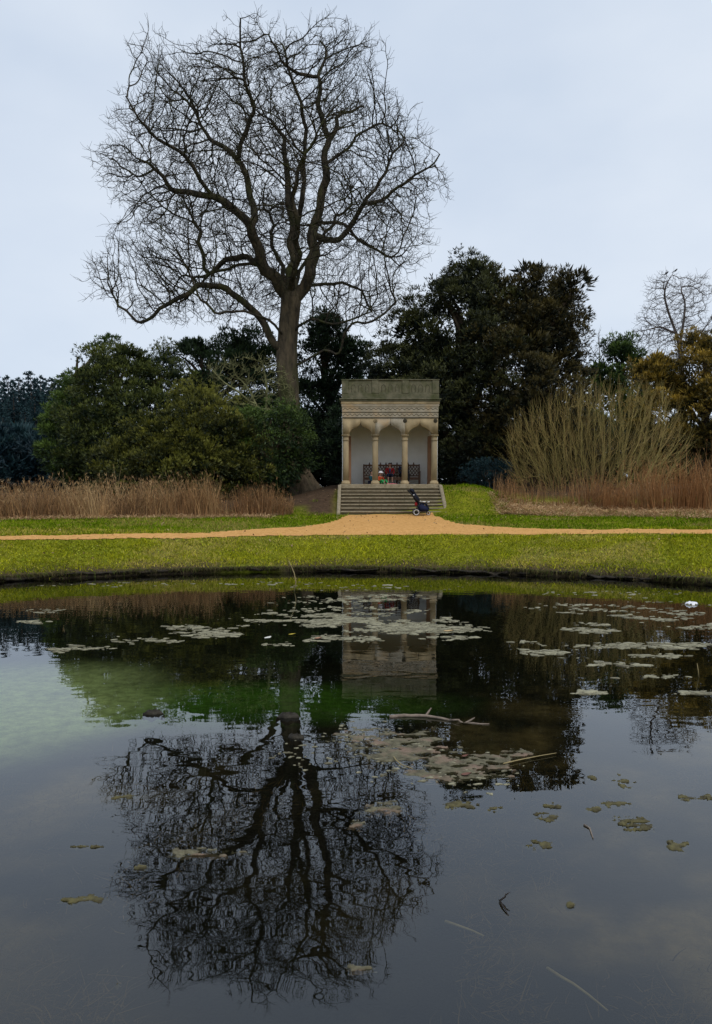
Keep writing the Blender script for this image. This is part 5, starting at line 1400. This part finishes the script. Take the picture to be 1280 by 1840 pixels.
# ------------------------------------------------------------------ things on and in the water
g = np.random.default_rng(301)
def flakes(name, label, clusters, seed, size=(0.02, 0.075), m='mat', stretch=2.1, rej=0.50):
    """floating scraps of weed: irregular low domes; clusters in photo pixels on the water"""
    q_ = np.random.default_rng(seed); A_ = Acc(); K = 11
    for (cx, cy, rx, ry, n) in clusters:
        for _ in range(int(n * 4.2)):
            r_ = math.sqrt(q_.random()) ; t = q_.uniform(0, 6.283)
            if q_.random() < 0.6: r_ *= 0.75
            c = W(cx + rx * r_ * math.cos(t), cy + ry * r_ * math.sin(t))
            if float(fbm(c[0] * 2.2, c[1] * 4.5, seed, 3)) < rej + q_.normal(0, .05): continue
            s = q_.uniform(*size) * (0.55 + q_.random() ** 2)
            an = np.sort(q_.uniform(0, 2 * math.pi, K)); ra = s * 0.5 * q_.uniform(0.35, 1.2, K)
            yaw = q_.normal(0, .35)
            px_ = ra * np.cos(an) * stretch; py_ = ra * np.sin(an)
            X = c[0] + px_ * math.cos(yaw) - py_ * math.sin(yaw); Yv = c[1] + px_ * math.sin(yaw) + py_ * math.cos(yaw)
            hz = 0.002 + s * q_.uniform(0.03, 0.10)
            lo = np.stack([X, Yv, np.full(K, -0.004)], 1)
            hi = np.stack([c[0] + (X - c[0]) * .86, c[1] + (Yv - c[1]) * .86, np.full(K, hz) + q_.normal(0, .02 * s, K)], 1)
            v = np.concatenate([lo, hi, [[c[0], c[1], hz * 1.2]]])
            i = np.arange(K); j = (i + 1) % K
            A_.add(v, [np.stack([i, j, K + j, K + i], 1), np.stack([K + i, K + j, np.full(K, 2 * K)], 1)], np.clip(q_.normal(.6, .25) + q_.normal(0, .15, 2 * K + 1), 0, 1))
    return tag(A_.build(name, M[m], smooth=False), label, kind='stuff')
flakes('floating_weed', 'raft of pale floating weed scraps across the reflection of the pavilion', [(560, 1112, 130, 13, 190), (700, 1122, 150, 17, 330), (800, 1135, 85, 16, 120), (440, 1118, 60, 9, 40), (380, 1140, 75, 8, 60), (620, 1148, 80, 9, 40), (500, 1160, 40, 8, 14), (570, 1080, 90, 10, 40), (690, 1074, 80, 8, 45), (350, 1128, 70, 6, 30), (640, 1098, 160, 10, 60)], 311)
flakes('floating_weed', 'scattered pale weed scraps on the dark water at the right', [(1075, 1102, 90, 10, 45), (1070, 1128, 60, 11, 60), (1110, 1158, 100, 9, 60), (1210, 1110, 90, 12, 55), (1250, 1125, 60, 9, 45), (1230, 1160, 70, 8, 40), (1030, 1175, 60, 8, 40), (965, 1170, 40, 12, 35), (1180, 1180, 60, 7, 25), (1110, 1195, 70, 6, 16), (1170, 1215, 80, 6, 14), (1060, 1245, 40, 4, 12), (1250, 1245, 40, 4, 8), (930, 1160, 60, 10, 14), (1150, 1090, 140, 10, 30), (1090, 1068, 180, 8, 18), (1000, 1090, 60, 8, 14)], 312)
flakes('floating_weed', 'few pale weed scraps on the dark water at the left', [(60, 1118, 30, 4, 10), (170, 1162, 60, 8, 16), (120, 1168, 40, 5, 8), (240, 1150, 50, 8, 8), (300, 1150, 40, 6, 12), (70, 1098, 60, 5, 8), (200, 1050, 180, 5, 14), (480, 1048, 120, 5, 10), (640, 1056, 200, 6, 18)], 313)
flakes('floating_leaves', 'brown and pale scraps drifting over the middle of the pond', [(700, 1350, 150, 60, 16), (850, 1390, 110, 40, 12), (640, 1320, 60, 30, 7), (540, 1360, 60, 30, 8)], 314, (0.010, 0.03), rej=0.3)

def weed_mat(name, label, px, seed, m, thr=0.5, sc=5.0, res=0.02, hgt=0.022, group=None, rag=0.55, hsq=1.0):
    """a ragged floating mat: (cx, cy, rx, ry) in photo pixels"""
    cx, cy, rx, ry = px
    c = W(cx, cy); hx = abs(W(cx + rx, cy)[0] - c[0]); y0 = W(cx, cy + ry)[1]; y1 = W(cx, cy - ry)[1]
    hy = (y1 - y0) / 2; cy_ = (y0 + y1) / 2
    X, Yv = np.meshgrid(np.arange(-hx * 1.25, hx * 1.25, res), np.arange(-hy * 1.25, hy * 1.25, res))
    e_ = 1 - (X / hx) ** 2 - (Yv / hy) ** 2
    f_ = e_ * 0.75 + rag * 3.6 * (fbm((X + seed) * sc * 0.7, (Yv + seed * 2) * sc * hsq, seed, 5) - 0.5) + rag * 2.2 * (fbm((X + seed) * sc * 3, Yv * sc * 5, seed + 5, 4) - .5)
    mk = f_ > thr - 0.45
    Z = np.clip(f_ - (thr - 0.45), 0, 0.8) ** .6 * hgt + hgt * 1.2 * (fbm((X + seed) * 28, Yv * 22, seed + 9, 3) - .5) - 0.004
    fm = mk[:-1, :-1] & mk[1:, :-1] & mk[:-1, 1:] & mk[1:, 1:]
    if fm.sum() < 4: return None
    idx = np.arange(X.size).reshape(X.shape)
    q = np.stack([idx[:-1, :-1], idx[:-1, 1:], idx[1:, 1:], idx[1:, :-1]], -1)[fm]
    used = np.unique(q); rm = np.zeros(X.size, int); rm[used] = np.arange(len(used))
    v = np.stack([X + c[0], Yv + cy_, Z], -1).reshape(-1, 3)[used]
    # give the rim thickness: edge verts are pulled under the surface
    cnt = np.bincount(q.ravel(), minlength=X.size)[used]
    v[cnt < 4, 2] = -0.012
    A_ = Acc(); A_.add(v - np.array([c[0], cy_, 0]), rm[q])
    o = link(name, A_.mesh(name, True), M[m], None, loc=(c[0], cy_, 0))
    return o
MATS = [
 ('mat_grey', (720, 1345, 120, 38), 401, 'broad thin grey-brown weed mat right of the reflected trunk'),
 ('mat_grey', (850, 1375, 110, 32), 402, 'large grey-brown weed mat with reddish leaves right of the reflected tree'),
 ('mat_grey', (935, 1352, 40, 9), 403, 'small grey mat at the right tip of the large weed mat'),
 ('mat_grey', (770, 1392, 70, 18), 404, 'weed mat lobe at the lower edge of the large grey mat'),
 ('mat_grey', (655, 1320, 60, 12), 405, 'thin grey mat just below the floating branch'),
 ('mat_olive', (830, 1448, 35, 8), 406, 'flat olive weed patch below the large grey mat'),
 ('mat_olive', (893, 1456, 25, 6), 407, 'narrow olive weed patch beside the flat one below the large mat'),
 ('mat_grey', (690, 1452, 48, 16), 408, 'pale weed patch over the dark reflected branches'),
 ('mat_grey', (640, 1480, 22, 9), 409, 'small pale weed patch left of the one over the reflected branches'),
 ('mat_olive', (995, 1448, 22, 6), 410, 'upper of two small olive weed patches left of the right-hand cluster'),
 ('mat_olive', (985, 1468, 28, 8), 411, 'lower of two small olive weed patches left of the right-hand cluster'),
 ('mat_olive', (1070, 1398, 22, 6), 412, 'olive patch at the top left of the right-hand cluster'),
 ('mat_olive', (1118, 1405, 28, 14), 413, 'ragged olive patch at the top of the right-hand cluster'),
 ('mat_olive', (1115, 1445, 32, 9), 414, 'olive patch in the middle of the right-hand cluster'),
 ('mat_olive', (1068, 1454, 18, 6), 415, 'small round olive patch at the left of the right-hand cluster'),
 ('mat_olive', (1135, 1480, 40, 14), 416, 'largest olive patch at the bottom of the right-hand cluster'),
 ('mat_olive', (1235, 1432, 32, 7), 417, 'long olive patch near the right edge of the picture'),
 ('mat_olive', (1272, 1432, 12, 6), 418, 'olive patch cut by the right edge of the picture'),
 ('mat_olive', (1220, 1520, 24, 13), 419, 'loose dark weed patch near the right edge, below the long one'),
 ('mat_olive', (965, 1520, 34, 11), 420, 'lone olive-brown weed patch in open water right of the reflected tree'),
 ('mat_olive', (1028, 1627, 14, 5), 421, 'tiny weed tuft right of the forked twig'),
 ('mat_olive', (155, 1522, 34, 5), 422, 'narrow weed streak at the left, upper of two'),
 ('mat_olive', (150, 1617, 46, 10), 423, 'slanting weed streak at the left, lower of two'),
 ('mat_olive', (225, 1432, 34, 6), 424, 'thin weed streak touching the left edge of the reflected tree'),
 ('mat_olive', (252, 1558, 24, 5), 425, 'short weed streak beside the left of the reflected crown'),
 ('mat_grey', (365, 1530, 75, 12), 426, 'grey weed streak lying over the reflected crown at the left'),
 ('mat_olive', (208, 1768, 14, 5), 427, 'tiny dark weed tuft near the bottom left'),
 ('mat_grey', (645, 1740, 34, 10), 428, 'thin pale weed film at the lower right of the reflected crown'),
]
for i, (m, px, sd_, lab) in enumerate(MATS):
    small = px[2] < 60
    o = weed_mat('weed_mat', lab, px, sd_, m, thr=0.62 if small else 0.66, sc=26.0 if small else 11.0, res=0.007 if px[1] > 1420 else 0.011, hgt=0.010 if m == 'mat_grey' else 0.014, rag=0.62, hsq=1.5)
    if o: tag(o, lab, 'pond weed', 'weed mats floating on the pond')

# pale floating branch
def stick(name, label, cat, pts, rad, m, sides=8, group=None):
    A_ = Acc(); tubes(A_, np.array(pts), np.array(rad), sides, cap=True)
    return tag(A_.build(name, M[m], smooth=True), label, cat, group)
a0 = W(700, 1288); a1 = W(878, 1299); n = 14
s = np.linspace(0, 1, n)[:, None]; pts = a0 + (a1 - a0) * s + np.array([0, 1, 0]) * 0.05 * np.sin(s * 5) + np.array([0, 0, .012]) * (1 - s) + g.normal(0, .006, (n, 3))
br = tag(empty('floating_branch', tuple(a0)), 'long bleached branch floating below the pavilion reflection', 'branch')
A_ = Acc(); tubes(A_, pts, 0.017 * (1.0 - 0.7 * s[:, 0]) * (1 + .12 * np.sin(s[:, 0] * 23)), 9, cap=True); A_.build('stem', M['log'], br, True)
for k, (t, dx, dy, dzz) in enumerate(((5, .05, .06, .05), (8, .07, -.05, .02), (10, .09, .07, .03))):
    A_ = Acc(); tubes(A_, np.array([pts[t], pts[t] + np.array([dx, dy, dzz])]), np.array([.012, .005]), 6, cap=True); A_.build('side_twig', M['log'], br, True)
# forked twig standing out of the water
w0 = W(898, 1620)
def AT(x, y, Y): p = P(x, y, Y); return p
Yt = w0[1]
fk = tag(empty('forked_twig', tuple(w0)), 'thin black forked twig sticking out of the water at the lower right', 'twig')
pts = np.array([AT(898, 1621, Yt), AT(903, 1615, Yt), AT(908, 1611, Yt), AT(910, 1607, Yt), AT(917, 1603, Yt)]); pts[:, 2] = np.maximum(pts[:, 2], 0.004)
A_ = Acc(); tubes(A_, pts, np.array([.0045, .0045, .004, .0035, .002]), 6, cap=True); A_.build('upper_fork', M['stick_dark'], fk, True)
pts = np.array([w0 + (0, 0, .006), W(903, 1630) + (0, 0, .008), W(909, 1638) + (0, 0, .007), W(916, 1648) + (0, 0, -.004)])
A_ = Acc(); tubes(A_, pts, np.array([.0045, .004, .0035, .002]), 6, cap=True); A_.build('lower_fork', M['stick_dark'], fk, True)
# sunken stalk and a shorter one
def water_stick(name, label, pxs, r0, m, z=-0.01):
    pts = np.array([W(x, y, z) for x, y in pxs]); k = len(pts)
    return stick(name, label, 'stalk', pts, np.linspace(r0, r0 * .45, k), m, 6)
water_stick('stalk', 'long straw-coloured stalk lying just under the water at the bottom right', [(983, 1740), (1005, 1754), (1030, 1768), (1055, 1786), (1075, 1802), (1092, 1816)], 0.008, 'straw')
water_stick('stalk', 'short pale stalk under the water below the forked twig', [(800, 1656), (825, 1664), (850, 1673), (870, 1682)], 0.008, 'straw')
water_stick('stalk', 'small pale stalk beside the right-hand weed cluster', [(1050, 1482), (1060, 1488), (1066, 1506)], 0.006, 'log', 0.004)
water_stick('stalk', 'green-yellow stalk lying across the large grey weed mat', [(905, 1372), (935, 1365), (970, 1358), (1000, 1353)], 0.005, 'straw', 0.012)
water_stick('stalk', 'crooked pale stalk at the left tip of the large grey weed mat', [(708, 1360), (712, 1366), (722, 1374), (742, 1381)], 0.005, 'straw', 0.012)
# pale bent stem rising from the water in front of the bank
b = W(530, 1062); Yb_ = b[1]
pts = np.array([AT(529, 1063, Yb_), AT(532, 1046, Yb_), AT(529, 1030, Yb_), AT(524, 1018, Yb_), AT(519, 1008, Yb_)])
stick('bent_stem', 'single pale bent stem standing in the water before the bank', 'stem', pts, [.013, .012, .011, .009, .006], 'straw', 6)
b = W(1256, 1216); pts = np.array([AT(1256, 1217, b[1]), AT(1255, 1205, b[1]), AT(1253, 1192, b[1])])
stick('thin_stem', 'thin short stem standing in the dark water at the right', 'stem', pts, [.006, .005, .003], 'straw', 5)
# mud clods just breaking the surface
def clod(label, px, py, wx, hz, seed):
    c = W(px, py); q_ = np.random.default_rng(seed)
    th = np.linspace(0, 2 * math.pi, 25)[:-1]; v = []; rows = ((1.05, -.05), (1.0, 0.0), (.85, hz * .55), (.5, hz * .9), (.15, hz))
    for rr_, z in rows:
        w_ = rr_ * wx * (1 + .25 * np.sin(th * 2 + seed) * .5 + .12 * np.sin(th * 5 + seed * 2))
        v.append(np.stack([w_ * np.cos(th), w_ * .55 * np.sin(th), z + .012 * np.sin(th * 4 + rr_ * 5)], 1))
    m = 24; i = np.arange(len(rows) - 1)[:, None] * m; k = np.arange(m)[None]; k2 = (k + 1) % m
    A_ = Acc(); A_.add(np.concatenate(v), [np.stack([i + k, i + k2, i + m + k2, i + m + k], -1).reshape(-1, 4), (np.arange(m) + 4 * m)[None]])
    o = link('mud_clod', A_.mesh('mud_clod', True), M['mud'], None, loc=(c[0], c[1], 0)); tag(o, label, 'clod', 'mud clods breaking the surface')
clod('dark mud clod at the left, in front of the green shallows', 276, 1282, 0.075, 0.025, 1)
clod('dark mud clod over the top of the reflected trunk', 519, 1288, 0.085, 0.03, 2)
clod('dark mud clod over the reflected trunk, nearer than the other', 533, 1325, 0.06, 0.02, 3)
# white scrap at the right by the bank
c = W(1243, 1086); A_ = Acc(); q_ = np.random.default_rng(4)
U, Vv = np.meshgrid(np.linspace(-1, 1, 17), np.linspace(-1, 1, 11)); zz = np.maximum(0, (1 - U ** 2 - Vv ** 2)) ** .5 * 0.07 * (0.4 + fbm(U * 3 + 5, Vv * 3, 8, 3)) - .006
idx = np.arange(U.size).reshape(U.shape); q = np.stack([idx[:-1, :-1], idx[:-1, 1:], idx[1:, 1:], idx[1:, :-1]], -1)
mk = (U ** 2 + Vv ** 2 < 1.1); fm = mk[:-1, :-1] & mk[1:, :-1] & mk[:-1, 1:] & mk[1:, 1:]
A_.add(np.stack([U * .11, Vv * .08, zz * .8], -1).reshape(-1, 3), q[fm])
tag(link('white_scrap', A_.mesh('white_scrap'), flat('white_plastic_film', (0.78, 0.78, 0.80), 0.4), None, loc=tuple(c)), 'crumpled white scrap floating near the bank at the right', 'litter')
# fallen leaves afloat
def leaf(label, px, py, ln, colr_, yaw, seed):
    c = W(px, py); n = 7; s = np.linspace(0, 1, n); w_ = np.sin(np.pi * s ** .8) * .32 * ln + .002
    v = np.concatenate([np.stack([s * ln - ln / 2, w_, .010 + .012 * s * s], 1), np.stack([s * ln - ln / 2, 0 * s, .004 + .010 * s * s], 1), np.stack([s * ln - ln / 2, -w_, .012 + .012 * s * s], 1)])
    i = np.arange(n - 1); A_ = Acc(); A_.add(v, np.concatenate([np.stack([i, i + n, i + n + 1, i + 1], 1), np.stack([i + n, i + 2 * n, i + 2 * n + 1, i + n + 1], 1)]))
    o = link('fallen_leaf', A_.mesh('fallen_leaf'), flat('leaf_' + str(seed), colr_), None, loc=tuple(c)); o.rotation_euler = (0, 0, yaw); tag(o, label, 'leaf', 'fallen leaves afloat')
leaf('small yellow leaf afloat left of the pale weed raft', 525, 1141, 0.10, (0.5, 0.38, 0.05), .2, 1)
leaf('white-backed leaf afloat left of the yellow leaf', 482, 1147, 0.12, (0.6, 0.58, 0.52), 1.0, 2)
leaf('orange-tan leaf afloat at the right of the pale weed raft', 806, 1135, 0.14, (0.5, 0.34, 0.16), .1, 3)
leaf('brown-pink leaf afloat below the pale weed raft', 572, 1148, 0.10, (0.42, 0.22, 0.13), .4, 4)
leaf('reddish leaf on the large grey weed mat, upper', 836, 1361, 0.05, (0.16, 0.07, 0.05), .3, 5)
leaf('reddish leaf on the large grey weed mat, lower', 838, 1394, 0.07, (0.16, 0.075, 0.055), .1, 6)

# clouds of thread weed hanging just under the surface in the foreground
q_ = np.random.default_rng(500); n = 60000
x = q_.uniform(-2.6, 2.6, n); y = q_.uniform(2.2, 5.6, n)
m = (fbm(x * 2.1, y * 2.1, 501, 4) + 0.5 * (fbm(x * .7, y * .7, 502, 3) - .5) > 0.56 + q_.normal(0, .03, n)) & (((x + .25) / .75) ** 2 + ((y - 3.6) / 1.3) ** 2 > 1)
x = x[m]; y = y[m]; k = len(x); sel = q_.permutation(k)[:12000]; x = x[sel]; y = y[sel]; k = len(x)
base = np.stack([x, y, q_.uniform(-.30, -.06, k)], 1); ln = q_.uniform(.02, .08, k); az = q_.normal(0, 1.0, k) + 2.2 * fbm(x, y, 503, 2)
o = np.stack([np.cos(az) * ln, np.sin(az) * ln, q_.normal(0, .25, k) * ln], 1); bd = np.stack([q_.normal(0, .8, k) * ln, q_.normal(0, .8, k) * ln, q_.normal(0, .3, k) * ln], 1)
t = q_.random((k, 1)); col = np.array((0.05, 0.036, 0.014)) * (1 - t) + np.array((0.17, 0.115, 0.042)) * t
A_ = Acc(); ribbons(A_, base, o, bd, q_.uniform(.003, .008, k), col, 4, yaw=az + math.pi / 2)
tag(A_.build('submerged_weed', M['reed']), 'brown thread weed drifting under the surface in the foreground', kind='stuff')
